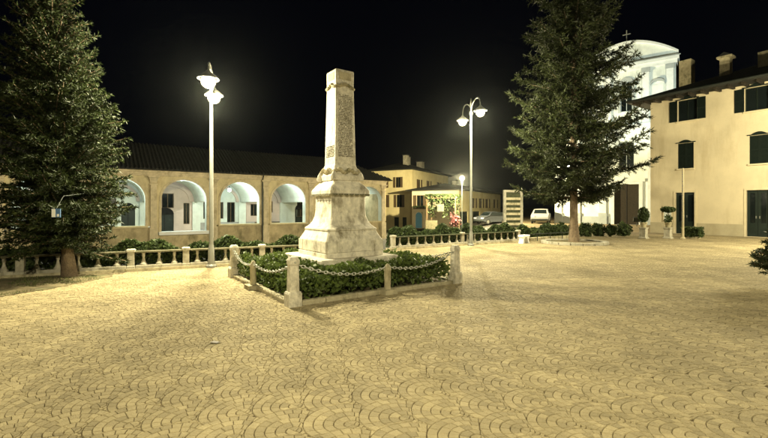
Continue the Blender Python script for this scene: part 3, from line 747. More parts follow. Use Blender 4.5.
# ------------------------------------------------------------------ arcade building
AP = Vector(((213.5-CX)/F*29, 29, 0)); BAY = 3.69
arc = thing('arcade_building', 'long ochre arcaded loggia with lit vaults behind the left balustrade', 'building', (AP.x, AP.y, 0), U_ANG)
ZT, ZF, ZB = 3.98, -.55, -1.3          # wall top, loggia floor, base
bays = range(-5, 4); TH = .55; DEP = 6.0
xe = 4*BAY-.35
PW = .36
def arch_pts(x0, x1, zs, rise, n=18):
    return [(((x0+x1)/2) - (x1-x0)/2*math.cos(math.pi*k/n), zs + rise*math.sin(math.pi*k/n)) for k in range(n+1)]
wall = MB(); soff = MB()
for k in bays:
    a, b = k*BAY+PW+.10, (k+1)*BAY-PW-.10
    x0, x1 = k*BAY, (k+1)*BAY
    par = .42 if k != -1 else .02
    P = arch_pts(a, b, 2.15, 1.32); A_Z = par
    for y, fl in ((0, False), (TH, True)):
        def quad(p):
            wall.add([(q[0], y, q[1]) for q in p], [(0, 1, 2, 3) if not fl else (3, 2, 1, 0)])
        quad([(x0, par), (a, par), (a, 2.15), (x0, 2.15)]); quad([(b, par), (x1, par), (x1, 2.15), (b, 2.15)])
        quad([(x0, 2.15), (a, 2.15), (a, ZT), (x0, ZT)]); quad([(b, 2.15), (x1, 2.15), (x1, ZT), (b, ZT)])
        for i in range(len(P)-1): quad([P[i], P[i+1], (P[i+1][0], ZT), (P[i][0], ZT)])
    edge = [(a, par)]+P+[(b, par)]; sf = MB()
    for i in range(len(edge)-1):
        (xa, za), (xb, zb) = edge[i], edge[i+1]
        sf.add([(xa, .001, za), (xb, .001, zb), (xb, TH-.001, zb), (xa, TH-.001, za)], [(0, 1, 2, 3)])
    sf.build('arch_soffit', M['plaster_in'], arc)
w_ = wall.build('arch_wall', M['stucco_ochre'], arc)
# moulded arch rings and low parapets, one per bay
for k in bays:
    a, b = k*BAY+PW+.10, (k+1)*BAY-PW-.10
    par = .42 if k != -1 else .02
    P0 = [(a, par)]+arch_pts(a, b, 2.15, 1.32)+[(b, par)]; P1 = [(a-.14, par)]+arch_pts(a-.14, b+.14, 2.15, 1.46)+[(b+.14, par)]
    m = MB()
    for i in range(len(P0)-1):
        q = [P0[i], P0[i+1], P1[i+1], P1[i]]
        m.add([(x, -.05, z) for x, z in q]+[(x, .02, z) for x, z in q], [(0, 1, 2, 3), (0, 4, 5, 1), (2, 6, 7, 3)])
    m.build('arch_moulding', M['pilaster'], arc)
    m = MB(); m.box(k*BAY, (k+1)*BAY, -.003, TH, ZB, par-.10 if k != -1 else par-.20); m.build('parapet', M['stucco_low'], arc)
    m = MB(); m.rbox(k*BAY+PW-.06, (k+1)*BAY-PW+.06, -.10, TH+.06, par-.10, par+.03, .02) if k != -1 else m.rbox(k*BAY+PW-.06, (k+1)*BAY-PW+.06, -.16, TH+.06, par-.20, par+.02, .02)
    m.build('sill', M['white'] if k == -1 else M['stucco_ochre'], arc)
for k in range(-5, 5):
    x = k*BAY if k < 4 else xe
    m = MB(); m.box(x-PW*.66, x+PW*.66, -.20, .0, ZB, .30); pl = m.build('pilaster', M['pilaster'], arc)
    MB().box(x-PW*.5, x+PW*.5, -.16, .0, .30, 3.08).build('pilaster_shaft', M['pilaster'], pl)
    MB().box(x-PW*.66, x+PW*.66, -.19, .0, 3.08, 3.18).build('pilaster_neck', M['pilaster'], pl)
    m = MB(); m.loft([[(x-h_, -.10-q, z), (x+h_, -.10-q, z), (x+h_, 0, z), (x-h_, 0, z)] for h_, q, z in ((.19, .02, 3.22), (.20, .05, 3.34), (.27, .12, 3.54), (.33, .18, 3.58), (.33, .18, 3.68))]); m.build('capital', M['pilaster'], pl)
m = MB()
for z0, z1, q in ((3.68, 3.78, .10), (3.78, 3.90, .16), (3.90, 4.0, .26), (4.0, 4.06, .36)): m.box(-5*BAY-.3, xe+.3, -q, TH-.002, z0, z1)
m.build('cornice', M['pilaster'], arc)
for x in (BAY-PW*.75, -2*BAY-PW*.75, 3*BAY-PW*.75):
    MB().tube([(x, -.40, 3.98), (x, -.20, 3.72), (x, -.17, 3.5), (x, -.17, ZB)], .05, 8).build('drainpipe', M['iron'], arc, smooth=True)
# loggia interior
MB().box(-5*BAY, xe, TH, DEP, ZB, ZF).build('loggia_floor', M['moss_stone'], arc)
vault = MB(); back = MB(); lun = MB()
for k in range(-5, 4):
    x0, x1 = k*BAY, (k+1)*BAY
    P = arch_pts(x0+.15, x1-.15, 2.1, 1.62, 16)
    for i in range(len(P)-1): vault.add([(P[i][0], TH, P[i][1]), (P[i+1][0], TH, P[i+1][1]), (P[i+1][0], DEP, P[i+1][1]), (P[i][0], DEP, P[i][1])], [(0, 3, 2, 1)])
    vault.add([(x0-.15, TH, 2.1), (x0+.15, TH, 2.1), (x0+.15, DEP, 2.1), (x0-.15, DEP, 2.1)], [(0, 3, 2, 1)])
    holes = []
    wins = {-3: [], -2: [(x0+1.0, x0+1.9, .8, 2.3)], -1: [(x0+1.2, x0+2.05, 1.6, 2.75), (x0+2.75, x0+3.2, .3, 2.0)], 0: [(x0+.55, x0+1.25, .7, 2.1), (x0+1.55, x0+2.15, .7, 2.1), (x0+2.45, x0+3.1, .3, 2.1)], 1: [(x0+.75, x0+1.35, .9, 1.95), (x0+2.1, x0+2.75, 1.2, 2.2)]}.get(k, [(x0+1.4, x0+2.2, .8, 2.2)])
    drs = {-1: [(x0+.75, x0+2.05, ZF, 1.15)], -2: [(x0+2.2, x0+3.1, ZF, 1.5)], 1: [], 3: [(x0+1.2, x0+2.2, ZF, 1.7)], 2: [(x0+1.2, x0+2.4, ZF, 1.5)]}.get(k, [])
    hs = wins+drs
    bw = MB(); wall_with_holes(bw, x0, x1, ZF, 3.75, hs, .25, DEP); bw.build('rear_wall', M['plaster_pink'] if k in (-1, 1) else M['plaster_in'], arc)
    A0_, A1_ = arch_pts(x0+.30, x1-.30, 2.1, 1.40, 14), arch_pts(x0+.52, x1-.52, 2.1, 1.2, 14); rb_ = MB()
    for i in range(14):
        q = [A1_[i], A1_[i+1], A0_[i+1], A0_[i]]; rb_.add([(x, DEP-.16, z) for x, z in q]+[(x, DEP, z) for x, z in q], [(0, 1, 2, 3), (0, 4, 5, 1)])
    rb_.build('rear_arch_rib', M['plaster_pink'], arc)
    MB().box(x0+.305, x1-.305, DEP-.03, DEP-.002, ZF, ZF+.95).build('rear_dado', M['dado'], arc) if not drs else None
    for h_ in wins: window(arc, *h_, DEP)
    for h_ in drs:
        d_ = MB().box(h_[0], h_[1], DEP+.14, DEP+.2, h_[2], h_[3]).build('door', M['door'], arc)
        m = MB(); A_ = arch_pts(h_[0]-.001, h_[1]+.001, h_[3]-.01, .5, 10)
        m.add([(x, DEP-.012, z) for x, z in A_]+[(h_[1]+.001, DEP-.012, h_[3]-.03), (h_[0]-.001, DEP-.012, h_[3]-.03)], [tuple(range(13))]); m.build('door_fanlight', M['dark'], d_)
        MB().box((h_[0]+h_[1])/2-.02, (h_[0]+h_[1])/2+.02, DEP+.12, DEP+.14, h_[2]+.02, h_[3]-.02).build('door_seam', M['dark'], d_)
vault.build('vaults', M['plaster_in'], arc)
for k in range(-5, 5):
    x = min(k*BAY, xe)
    MB().box(x-.30, x+.30, DEP-.16, DEP+.05, ZF, 2.1).build('rear_pilaster', M['plaster_in'], arc)
for x in (-5*BAY-.01, xe): MB().box(x-.02, x+.3, TH, DEP+.3, ZB, ZT).build('end_wall', M['stucco_low'], arc)
MB().box(-5*BAY, xe+.28, DEP+.26, DEP+.5, ZB, ZT).build('outer_wall', M['stucco_low'], arc)
# roof with tile courses
rf = MB(); ya, yb, zr = -.55, DEP+1.2, 4.08
ym, zm = 3.4, 6.15
rf.add([(-5*BAY-.6, ya, zr), (xe+.7, ya, zr), (xe+.7-3.2, ym, zm), (-5*BAY-.6, ym, zm), (xe+.7, yb, zr), (-5*BAY-.6, yb, zr)], [(0, 1, 2, 3), (1, 4, 2), (4, 5, 3, 2)])
rf.add([(-5*BAY-.6, ya, zr-.06), (xe+.7, ya, zr-.06), (xe+.7, yb, zr-.06), (-5*BAY-.6, yb, zr-.06)], [(3, 2, 1, 0)])
rf.add([(-5*BAY-.6, ya, zr-.06), (xe+.7, ya, zr-.06), (xe+.7, ya, zr), (-5*BAY-.6, ya, zr), (xe+.7, yb, zr-.06), (xe+.7, yb, zr)], [(0, 1, 2, 3), (1, 4, 5, 2)])
roof = rf.build('roof', M['roof'], arc)
cr = MB(); x = -5*BAY-.5
while x < xe+.5:
    f = 1.0 if x < xe-2.5 else max(0.02, (xe+.7-x)/3.2)
    cr.tube([(x, ya-.02, zr+.02), (x, ya+(ym-ya)*f, zr+(zm-zr)*f+.02)], .07, 6); x += .23
cr.build('tile_rows', M['roof'], roof)['kind'] = 'stuff'
# lamps hanging in the vaults
def loggia_lamp(k, label, z=3.05, y=3.0, dx=0, r=.13):
    lx = (k+.5)*BAY+dx
    p = Vector((AP.x, AP.y, 0)) + U*lx + V*y
    t = thing('hanging_lamp', label, 'lamp', (p.x, p.y, z), U_ANG, 'lamps hanging in the loggia vaults')
    MB().lathe([(max(.004, r*math.sin(math.pi*i/8)), -r*math.cos(math.pi*i/8)) for i in range(9)], 12).build('bulb', COOLE, t, smooth=True)
    lamp_light(t, (0, 0, -r-.06), {0: 420}.get(k, 290), COOL, .04)
    MB().lathe([(.05, r+.02), (.05, r+.1), (.01, r+.12), (.01, 3.72-z)], 8).build('cord', M['iron'], t)
loggia_lamp(0, 'glowing white lamp under the arch just right of the left lamp post', 2.95, 1.6, -.35, .15)
loggia_lamp(-1, 'lamp high in the vault of the arch just left of the left lamp post', 3.58, 1.1, 0, .10)
loggia_lamp(1, 'lamp high in the vault of the arch nearest the left edge of the monument', 3.58, 1.1, 0, .10)
loggia_lamp(-2, 'lamp high in the vault of the arch at the edge of the left tree', 3.58, 1.1, 0, .10)
loggia_lamp(-3, 'lamp in the vault of the arch behind the left tree', 3.42, 3.0)
loggia_lamp(3, 'lamp in the vault of the last arch, right of the monument', 3.42, 4.0)
# bench / table inside the loggia
p = AP + U*(1.5*BAY) + V*4.6
t = thing('loggia_bench', 'dark bench inside the lit arch left of the monument', 'bench', (p.x, p.y, ZF), U_ANG)
MB().box(-1.1, 1.1, -.25, .25, .42, .48).build('seat', M['wood'], t); MB().box(-1.1, 1.1, .22, .26, .55, .95).build('backrest', M['wood'], t)
for sx in (-1, 0, 1): MB().box(sx*1.0-.04, sx*1.0+.04, -.22, .26, 0, .42).build('leg', M['iron'], t)
p = AP + U*(-1.6*BAY) + V*4.2
t = thing('loggia_table', 'dark table inside the lit arch beside the left tree', 'table', (p.x, p.y, ZF), U_ANG)
MB().box(-.8, .8, -.35, .35, .70, .76).build('table_top', M['wood'], t)
for sx in (-1, 1):
    for sy in (-1, 1): MB().box(sx*.7-.03, sx*.7+.03, sy*.28-.03, sy*.28+.03, 0, .70).build('leg', M['wood'], t)

# blue plaque hanging in the left tree
p = at(56.5, 213, 8.15)
t = thing('hanging_plaque', 'small blue and white plaque hanging among the branches of the left tree', 'sign', (p.x, p.y, p.z), math.radians(12))
MB().box(-.082, .07, -.008, .008, -.085, .085).build('panel', M['blue'], t)
MB().box(-.078, -.012, -.0125, -.0085, -.08, .08).build('white_field', M['white'], t)
MB().box(.012, .05, -.0125, -.0085, -.07, -.02).build('white_field', M['white'], t)
MB().tube([(0, 0, .09), (0, .25, .34), (0, 1.1, .42)], .004, 5).build('wire', M['iron'], t)

# ------------------------------------------------------------------ right building
RP = gp(650.5, 232.5)
rb = thing('cream_palazzo', 'large cream building with dark green shutters on the right', 'building', (RP.x, RP.y, 0), -math.pi/2+U_ANG)
RL, RD, RH = 15.0, 11.0, 8.45
def rx(px):
    k = (px-CX)/F; D = -V; return (k*RP.y-RP.x)/(D.x-k*D.y)
def rz(px, py):
    s = rx(px); d = RP.y - V.y*s; return EYE+(HY-py)/F*d
wins = []
def span(pa, pb): return rx(pa), rx(pb)
wc1, wc2 = (rx(670)+rx(705.5))/2, (rx(739)+rx(775))/2
pitch = wc2-wc1
z1b, z1t = rz(687, 120.5), rz(687, 99.5)
z2b, z2t = rz(686, 168.3), rz(686, 143)
WW = .50
rows = []
for k in range(4):
    c = wc1+k*pitch
    if c+1 > RL: break
    wins.append((c-WW, c+WW, z1b, z1t)); rows.append((c, 1))
c20, c21 = (rx(676)+rx(695.5))/2, (rx(747)+rx(772))/2
for k in range(4):
    c = c20+k*(c21-c20)
    if c+1 > RL: break
    wins.append((c-.42, c+.42, z2b, z2t)); rows.append((c, 2))
da, db = rx(675.5), rx(694.5); d2a, d2b = rx(746.5), rx(769)
doors = [(da, db, .02, rz(685, 192.5)), (d2a, d2b, .02, rz(757, 190)), (d2a+4.2, d2b+4.2, .02, rz(757, 190))]
m = MB(); wall_with_holes(m, 0, RL, 0, RH, wins+doors, .22)
m.add([(0, 0, -.2), (0, RD, -.2), (0, RD, RH), (0, 0, RH), (RL, 0, -.2), (RL, RD, -.2), (RL, RD, RH), (RL, 0, RH)], [(1, 0, 3, 2), (4, 5, 6, 7), (5, 1, 2, 6)])
m.build('wall', M['facade'], rb)
xs = [0]+[v for d_ in sorted(doors) for v in (d_[0]-.12, d_[1]+.12)]+[RL]
for i in range(0, len(xs), 2): MB().box(xs[i], xs[i+1], -.04, 0, -.05, .68).build('plinth', M['plinth'], rb)
for (a, b, c, d), (cx_, row) in zip(wins, rows):
    w_ = window(rb, a, b, c, d, 0, M['shutter'], .16)
    MB().rbox(a-.06, b+.06, -.09, .02, c-.09, c-.005, .012).build('sill', M['trim'], w_)
    sw = .42 if row == 1 else .16
    if row == 1:
        shutter(rb, a-sw-.02, a-.02, c, d, 0); shutter(rb, b+.02, b+sw+.02, c, d, 0)
    else:
        shutter(rb, a+.01, cx_-.005, c, d, .10); shutter(rb, cx_+.005, b-.01, c, d, .10)
    # arched hood above
    P0 = [(cx_+(-.34+.68*i/10), d+.06+.14*math.sin(math.pi*i/10)) for i in range(11)]
    m = MB()
    for i in range(10):
        q = [(P0[i][0], d+.01), (P0[i+1][0], d+.01), P0[i+1], P0[i]]
        m.add([(x, -.06, z) for x, z in q]+[(x, .0, z) for x, z in q], [(0, 1, 2, 3), (3, 2, 6, 7)])
    m.box(a-.10, cx_-.34, -.055, 0, d+.012, d+.065); m.box(cx_+.34, b+.10, -.055, 0, d+.012, d+.065)
    m.build('hood', M['shutter'], w_)
for i, (a, b, c, d) in enumerate(doors):
    fr = MB(); fr.box(a-.11, a, -.03, .05, 0, d+.11); fr.box(b, b+.11, -.03, .05, 0, d+.11); fr.box(a, b, -.03, .05, d, d+.11); fr.build('door_frame', M['trim'], rb)
    mid = (a+b)/2
    for (p0, p1) in ((a+.01, mid-.006), (mid+.006, b-.01)):
        l_ = MB(); w = .12
        l_.box(p0, p0+w, .10, .16, c, d-.02); l_.box(p1-w, p1, .10, .16, c, d-.02); l_.box(p0+w, p1-w, .10, .16, c, c+.75); l_.box(p0+w, p1-w, .10, .16, d-.16, d-.02)
        leaf = l_.build('door', M['door'], rb)
        MB().box(p0+w, p1-w, .125, .135, c+.75, d-.16).build('pane', M['glass'], leaf)
        MB().box(p1-.09 if p1 < mid else p0+.05, p1-.05 if p1 < mid else p0+.09, .06, .10, c+1.0, c+1.14).build('handle', M['pole'], leaf)
# roof: deep eaves with rafters, hip roof, chimneys
ov = 1.0
m = MB()
m.add([(-ov, -ov, RH+.02), (RL+ov, -ov, RH+.02), (RL+ov, RD+ov, RH+.02), (-ov, RD+ov, RH+.02), (-ov, -ov, RH+.14), (RL+ov, -ov, RH+.14), (RL+ov, RD+ov, RH+.14), (-ov, RD+ov, RH+.14), (4.6, RD/2, RH+2.5), (RL-4.6, RD/2, RH+2.5)],
      [(3, 2, 1, 0), (0, 1, 5, 4), (1, 2, 6, 5), (2, 3, 7, 6), (3, 0, 4, 7), (4, 5, 9, 8), (5, 6, 9), (6, 7, 8, 9), (7, 4, 8)])
roof = m.build('roof', M['roof'], rb)
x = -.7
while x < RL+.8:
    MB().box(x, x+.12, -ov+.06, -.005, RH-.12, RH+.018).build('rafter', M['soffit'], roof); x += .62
MB().tube([(-ov-.05, -ov-.06, RH+.12), (RL+ov, -ov-.06, RH+.12)], .07, 8).build('gutter', M['iron'], roof)
def chimney(px, py_top, py_bot, d, w, label=None, capx=True):
    p = at(px, py_top, d); q = Vector((p.x-RP.x, p.y-RP.y, 0)); lx, ly = q.dot(-V), q.dot(U); zt = p.z; zb = EYE+(HY-py_bot)/F*d
    ch = MB().box(lx-w, lx+w, ly-w, ly+w, zb-1.2, zt-.35).build('chimney', M['moss_stone'], roof)
    if capx:
        MB().box(lx-w*1.5, lx+w*1.5, ly-w*1.5, ly+w*1.5, zt-.35, zt-.24).build('chimney', M['moss_stone'], roof)
        m = MB(); m.add([(lx-w*1.4, ly-w*1.4, zt-.24), (lx+w*1.4, ly-w*1.4, zt-.24), (lx+w*1.4, ly+w*1.4, zt-.24), (lx-w*1.4, ly+w*1.4, zt-.24), (lx, ly-w*1.4, zt), (lx, ly+w*1.4, zt)], [(0, 1, 4), (1, 2, 5, 4), (2, 3, 5), (3, 0, 4, 5), (3, 2, 1, 0)]); m.build('chimney_cap', M['roof'], roof)
chimney(726, 53, 76, 26.3, .26); chimney(687, 56, 84, 29.5, .36, capx=False); chimney(769, 46, 62, 25.0, .42, capx=False)

# ------------------------------------------------------------------ church
CHD = 38.0
CP = at(676, 208, CHD); can = math.atan2(-.6, .8); CDx = Vector((.8, -.6, 0)); CDy = Vector((.6, .8, 0))
W_UP, W_LO = 7.9, 10.6
CO = Vector((CP.x, CP.y, 0)) - CDx*W_UP
ch = thing('church', 'pale floodlit church with curved gable behind the right tree', 'church', CO, can)
Z1, Z2, Z3 = 9.6, 14.9, 15.6
m = MB(); ups = [(3.45, 4.45, 11.0, 13.6)]
wall_with_holes(m, 0, W_UP, Z1, Z2, ups, .3)
lowh = [(2.9, 5.0, 0, 3.9), (3.3, 4.6, 5.4, 8.0), (.2, .8, 3.2, 4.8)]
wall_with_holes(m, -2.7, W_UP+1.3, 0, Z1, lowh, .3, 0.0)
for x0, x1, z0, z1 in ((0, W_UP, Z1, Z2+2), (-2.7, W_UP+1.3, 0, Z1)):
    m.add([(x0, 0, z0), (x0, 12, z0), (x0, 12, z1-2 if z0 else z1), (x0, 0, z1-2 if z0 else z1), (x1, 0, z0), (x1, 12, z0), (x1, 12, z1-2 if z0 else z1), (x1, 0, z1-2 if z0 else z1)], [(1, 0, 3, 2), (4, 5, 6, 7), (5, 1, 2, 6)])
m.build('wall', M['church'], ch)
# curved gable
gp_ = [(-.2+(W_UP+.4)*i/24, Z3+.15+1.75*math.sin(math.pi*i/24)**.9) for i in range(25)]
m = MB()
for i in range(24):
    q = [(gp_[i][0], Z3-.1), (gp_[i+1][0], Z3-.1), gp_[i+1], gp_[i]]
    m.add([(x, -.05, z) for x, z in q]+[(x, 1.2, z) for x, z in q], [(0, 1, 2, 3), (3, 2, 6, 7), (4, 7, 6, 5)])
gable = m.build('gable', M['church'], ch)
m = MB()
for i in range(24):
    q = [(gp_[i][0], gp_[i][1]), (gp_[i+1][0], gp_[i+1][1]), (gp_[i+1][0], gp_[i+1][1]+.22), (gp_[i][0], gp_[i][1]+.22)]
    m.add([(x, -.30, z) for x, z in q]+[(x, 1.4, z) for x, z in q], [(0, 1, 2, 3), (3, 2, 6, 7), (0, 4, 5, 1)])
m.build('gable_moulding', M['church_trim'], gable)
m = MB(); m.box(-.25, W_UP+.25, -.35, 1.3, Z2+.35, Z2+.60); m.box(-.12, W_UP+.12, -.18, 1.2, Z2, Z2+.35); m.build('entablature', M['church_trim'], ch)
m = MB(); m.box(-.35, W_UP+.35, -.40, -.30, Z2+.61, Z2+.68); m.build('cornice_edge', M['church_grey'], ch)
m = MB(); m.box(-2.9, W_UP+1.5, -.35, .5, Z1-.25, Z1+.02); m.box(-2.8, W_UP+1.4, -.2, .4, Z1-.7, Z1-.25); m.build('string_cornice', M['church_trim'], ch)
for x in (.45, 2.35, 5.55, 7.45):
    p_ = MB().box(x-.28, x+.28, -.14, 0, Z1+.05, Z2-.45).build('pilaster', M['church_trim'], ch)
    MB().box(x-.36, x+.36, -.20, 0, Z2-.45, Z2-.02).build('capital', M['church_grey'], p_)
    MB().box(x-.34, x-.285, -.05, 0, Z1+.05, Z2-.45).build('pilaster_edge', M['church_grey'], p_)
for x in (1.4, 6.5):
    n_ = MB().box(x-.45, x+.45, -.03, 0, Z1+.9, Z1+3.6).build('panel', M['church_trim'], ch)
    P0 = arch_pts(x-.55, x+.55, Z1+3.75, .35, 10); m = MB()
    for i in range(10):
        q = [(P0[i][0], P0[i][1]-.22), (P0[i+1][0], P0[i+1][1]-.22), P0[i+1], P0[i]]
        m.add([(a, -.22, z) for a, z in q]+[(a, 0, z) for a, z in q], [(0, 1, 2, 3), (3, 2, 6, 7), (0, 4, 5, 1)])
    m.build('panel_hood', M['church_grey'], n_)
w_ = window(ch, 3.45, 4.45, 11.0, 13.6, 0, M['church_grey'], .2)
P0 = arch_pts(3.25, 4.65, 13.6, .7, 12); m = MB()
for i in range(12):
    q = [(P0[i][0], 13.62), (P0[i+1][0], 13.62), P0[i+1], P0[i]]; m.add([(a, -.08, z) for a, z in q]+[(a, 0, z) for a, z in q], [(0, 1, 2, 3), (3, 2, 6, 7)])
m.box(3.25, 3.45, -.08, 0, 10.9, 13.62); m.box(4.45, 4.65, -.08, 0, 10.9, 13.62); m.build('window_surround', M['church_grey'], w_)
window(ch, 3.3, 4.6, 5.4, 8.0, 0, M['church_grey'], .2); window(ch, .2, .8, 3.2, 4.8, 0, M['church_grey'], .2)
d_ = MB().box(2.9, 5.0, .2, .3, 0, 3.9).build('door', M['soffit'], ch)
MB().box(3.93, 3.97, .17, .2, 0, 3.88).build('door_seam', M['dark'], d_)
m = MB(); m.box(2.6, 2.9, -.12, .02, 0, 4.1); m.box(5.0, 5.3, -.12, .02, 0, 4.1); m.box(2.4, 5.5, -.25, .02, 4.1, 4.4); m.build('door_surround', M['church_trim'], ch)
for x in (-2.3, .0-.5, 1.9, 6.0, W_UP+.9):
    p_ = MB().box(x-.3, x+.3, -.14, 0, 1.1, Z1-1.1).build('pilaster', M['church_trim'], ch)
    MB().box(x-.38, x+.38, -.2, 0, 0, 1.1).build('pilaster_base', M['church_grey'], p_)
    MB().box(x-.38, x+.38, -.2, 0, Z1-1.1, Z1-.71).build('capital', M['church_trim'], p_)
MB().box(-2.72, 2.55, -.1, 0, 0, .75).build('plinth', M['church_grey'], ch)
MB().add([(-.3, 1.0, Z2+.4), (W_UP+.3, 1.0, Z2+.4), (W_UP+.3, 12, Z2+.4), (-.3, 12, Z2+.4), (W_UP/2, 1.0, Z2+2.0), (W_UP/2, 12, Z2+2.0)], [(0, 3, 5, 4), (1, 4, 5, 2), (0, 4, 1), (2, 5, 3)]).build('roof', M['roof'], ch)
cz = Z3+.15+1.75+.2
cr = MB().lathe([(.16, cz-.02), (.16, cz+.10), (.05, cz+.16), (.04, cz+.35)], 8, (W_UP/2, .2, 0)).build('cross', M['pole'], ch)
m = MB(); m.box(W_UP/2-.035, W_UP/2+.035, .165, .235, cz+.3, cz+1.25); m.box(W_UP/2-.34, W_UP/2+.34, .17, .23, cz+.80, cz+.88); m.build('cross_arms', M['pole'], cr)
# floodlight bracketed off the hidden side wall of the cream building
def floodlight(pos, target, power, label, size=math.radians(95), col=COOL):
    t = thing('floodlight', label, 'floodlight', pos, 0)
    d = (Vector(target)-Vector(pos)).normalized(); an = math.atan2(d.y, d.x)-math.pi/2
    m = MB().box(-.25, .25, -.14, .0, -.2, .2); R_ = Matrix.Rotation(an, 3, 'Z') @ Matrix.Rotation(math.asin(d.z), 3, 'X'); m.v = [tuple(R_ @ Vector(v)) for v in m.v]; m.build('housing', M['iron'], t)
    MB().tube([(0, 0, -.2), (0, 0, -.6)], .03, 6).build('bracket', M['iron'], t)
    ld = bpy.data.lights.new('flood_lamp', 'SPOT'); ld.energy = power; ld.color = col; ld.spot_size = size; ld.spot_blend = .6; ld.shadow_soft_size = .12
    lo_ = bpy.data.objects.new('flood_lamp', ld); COL.objects.link(lo_); lo_.parent = t; lo_.location = d*.16; lo_.rotation_euler = d.to_track_quat('-Z', 'Y').to_euler()
    return t
fp = RP + U*5.0 + V*1.6
floodlight((fp.x, fp.y, 8.9), CO+CDx*4.2+Vector((0, 0, 14.0)), 3600, 'floodlight on the cream building aimed at the church gable')

fp = CO - CDy*7 + CDx*5.5  # second flood added out of view to brighten the lower church front
floodlight((fp.x, fp.y, .7), CO+CDx*4.0+Vector((0, 0, 6.0)), 260, 'added floodlight on the ground before the church, unseen behind the right tree', math.radians(130))

# ------------------------------------------------------------------ pots, sign pole, shrub before the cream building
def topiary(px, py, label, mush):
    p = gp(px, py); rr = np.random.default_rng(int(px))
    t = thing('potted_topiary', label, 'potted plant', p, -math.pi/2+U_ANG, 'potted plants on pedestals by the cream building')
    MB().sq([(.19, -.02), (.19, .06), (.15, .09), (.15, .50), (.18, .53), (.18, .58)], .01).build('pedestal', M['concrete'], t)
    MB().lathe([(.10, .58), (.13, .62), (.17, .80), (.19, .82), (.19, .85)], 12).build('pot', M['moss_stone'], t, smooth=True)
    MB().tube([(0, 0, .8), (.01, .01, 1.35)], .018, 6).build('stem', M['bark'], t)
    nn = 1500; d = rr.normal(size=(nn, 3)); d /= np.linalg.norm(d, axis=1, keepdims=True); d *= (rr.random(nn)**.33)[:, None]
    d = d*np.array([.34, .34, .15])+np.array([0, 0, 1.52]) if mush else d*np.array([.26, .26, .40])+np.array([0, 0, 1.25])
    n2 = 500; d2 = rr.normal(size=(n2, 3))*np.array([.07, .07, .10])+np.array([0, 0, 1.0])
    link('foliage', np_mesh('foliage', leaves(np.concatenate([d, d2]), .045, rr), 4, M['hedge'], rr.random(nn+n2)), t)
topiary(643.5, 238.5, 'bushy potted plant on a stone pedestal at the left corner of the cream building', False)
topiary(668, 238.5, 'mushroom-clipped potted plant on a stone pedestal left of the striped pole', True)
p = gp(683, 239); t = thing('banner_pole', 'thin pale pole with dark marks before the cream building door', 'pole', p, -math.pi/2+U_ANG)
MB().lathe([(.11, -.01), (.11, .06), (.06, .1), (.055, .5), (.045, 3.6), (.03, 3.66)], 10).build('pole', M['plinth'], t, smooth=True)
m = MB()
for k in range(22):
    z = .9+k*.12; m.box(-.03, .03, -.058, -.040, z, z+rg.uniform(.03, .07))
m.build('marks', M['dado'], t)
p = gp(692.5, 238); rr = np.random.default_rng(77); t = thing('box_shrub', 'squat dark clipped shrub at the foot of the striped pole', 'shrub', p, -math.pi/2+U_ANG)
d = rr.uniform(-1, 1, (2600, 3))*np.array([.42, .32, .26])+np.array([0, 0, .32]); link('foliage', np_mesh('foliage', leaves(d, .05, rr), 4, M['hedge'], rr.random(len(d))), t)
MB().box(-.36, .36, -.26, .26, -.02, .10).build('planter', M['moss_stone'], t)
# arched wall niche between the pots
s_ = rx(668)
t = thing('wall_notice', 'small pale framed panel on the cream wall behind the mushroom-clipped plant', 'panel', RP - V*s_ - U*.03, -math.pi/2+U_ANG)
MB().box(-.26, .26, -.04, .0, .75, 1.75).build('frame', M['trim'], t); MB().box(-.20, .20, -.046, -.041, .81, 1.69).build('panel', M['plaster_in'], t)

# ------------------------------------------------------------------ signboard with slats
p = gp(513, 229, -.55); zb = float(terrain(p.x, p.y)); p = at(513, 208, 25); zb = float(terrain(p.x, p.y))
t = thing('slatted_signboard', 'tall pale signboard of stacked horizontal boards left of the right tree', 'sign', (p.x, p.y, zb), math.radians(12))
zt = EYE+(HY-190)/F*25-zb
for sx in (-.55, .55): MB().box(sx-.07, sx+.07, -.07, .07, 0, zt).build('post', M['concrete'], t)
MB().box(-.48, .48, -.07, .07, zt-.14, zt-.002).build('header', M['concrete'], t)
MB().box(-.48, .48, .02, .05, .6, zt-.14).build('backing', M['rail_dark'], t)
for k in range(8):
    z = .75+k*(zt-1.05)/8; MB().box(-.475, .475, -.05, .015, z, z+(zt-1.05)/8*.48).build('board', M['moss_stone'], t)

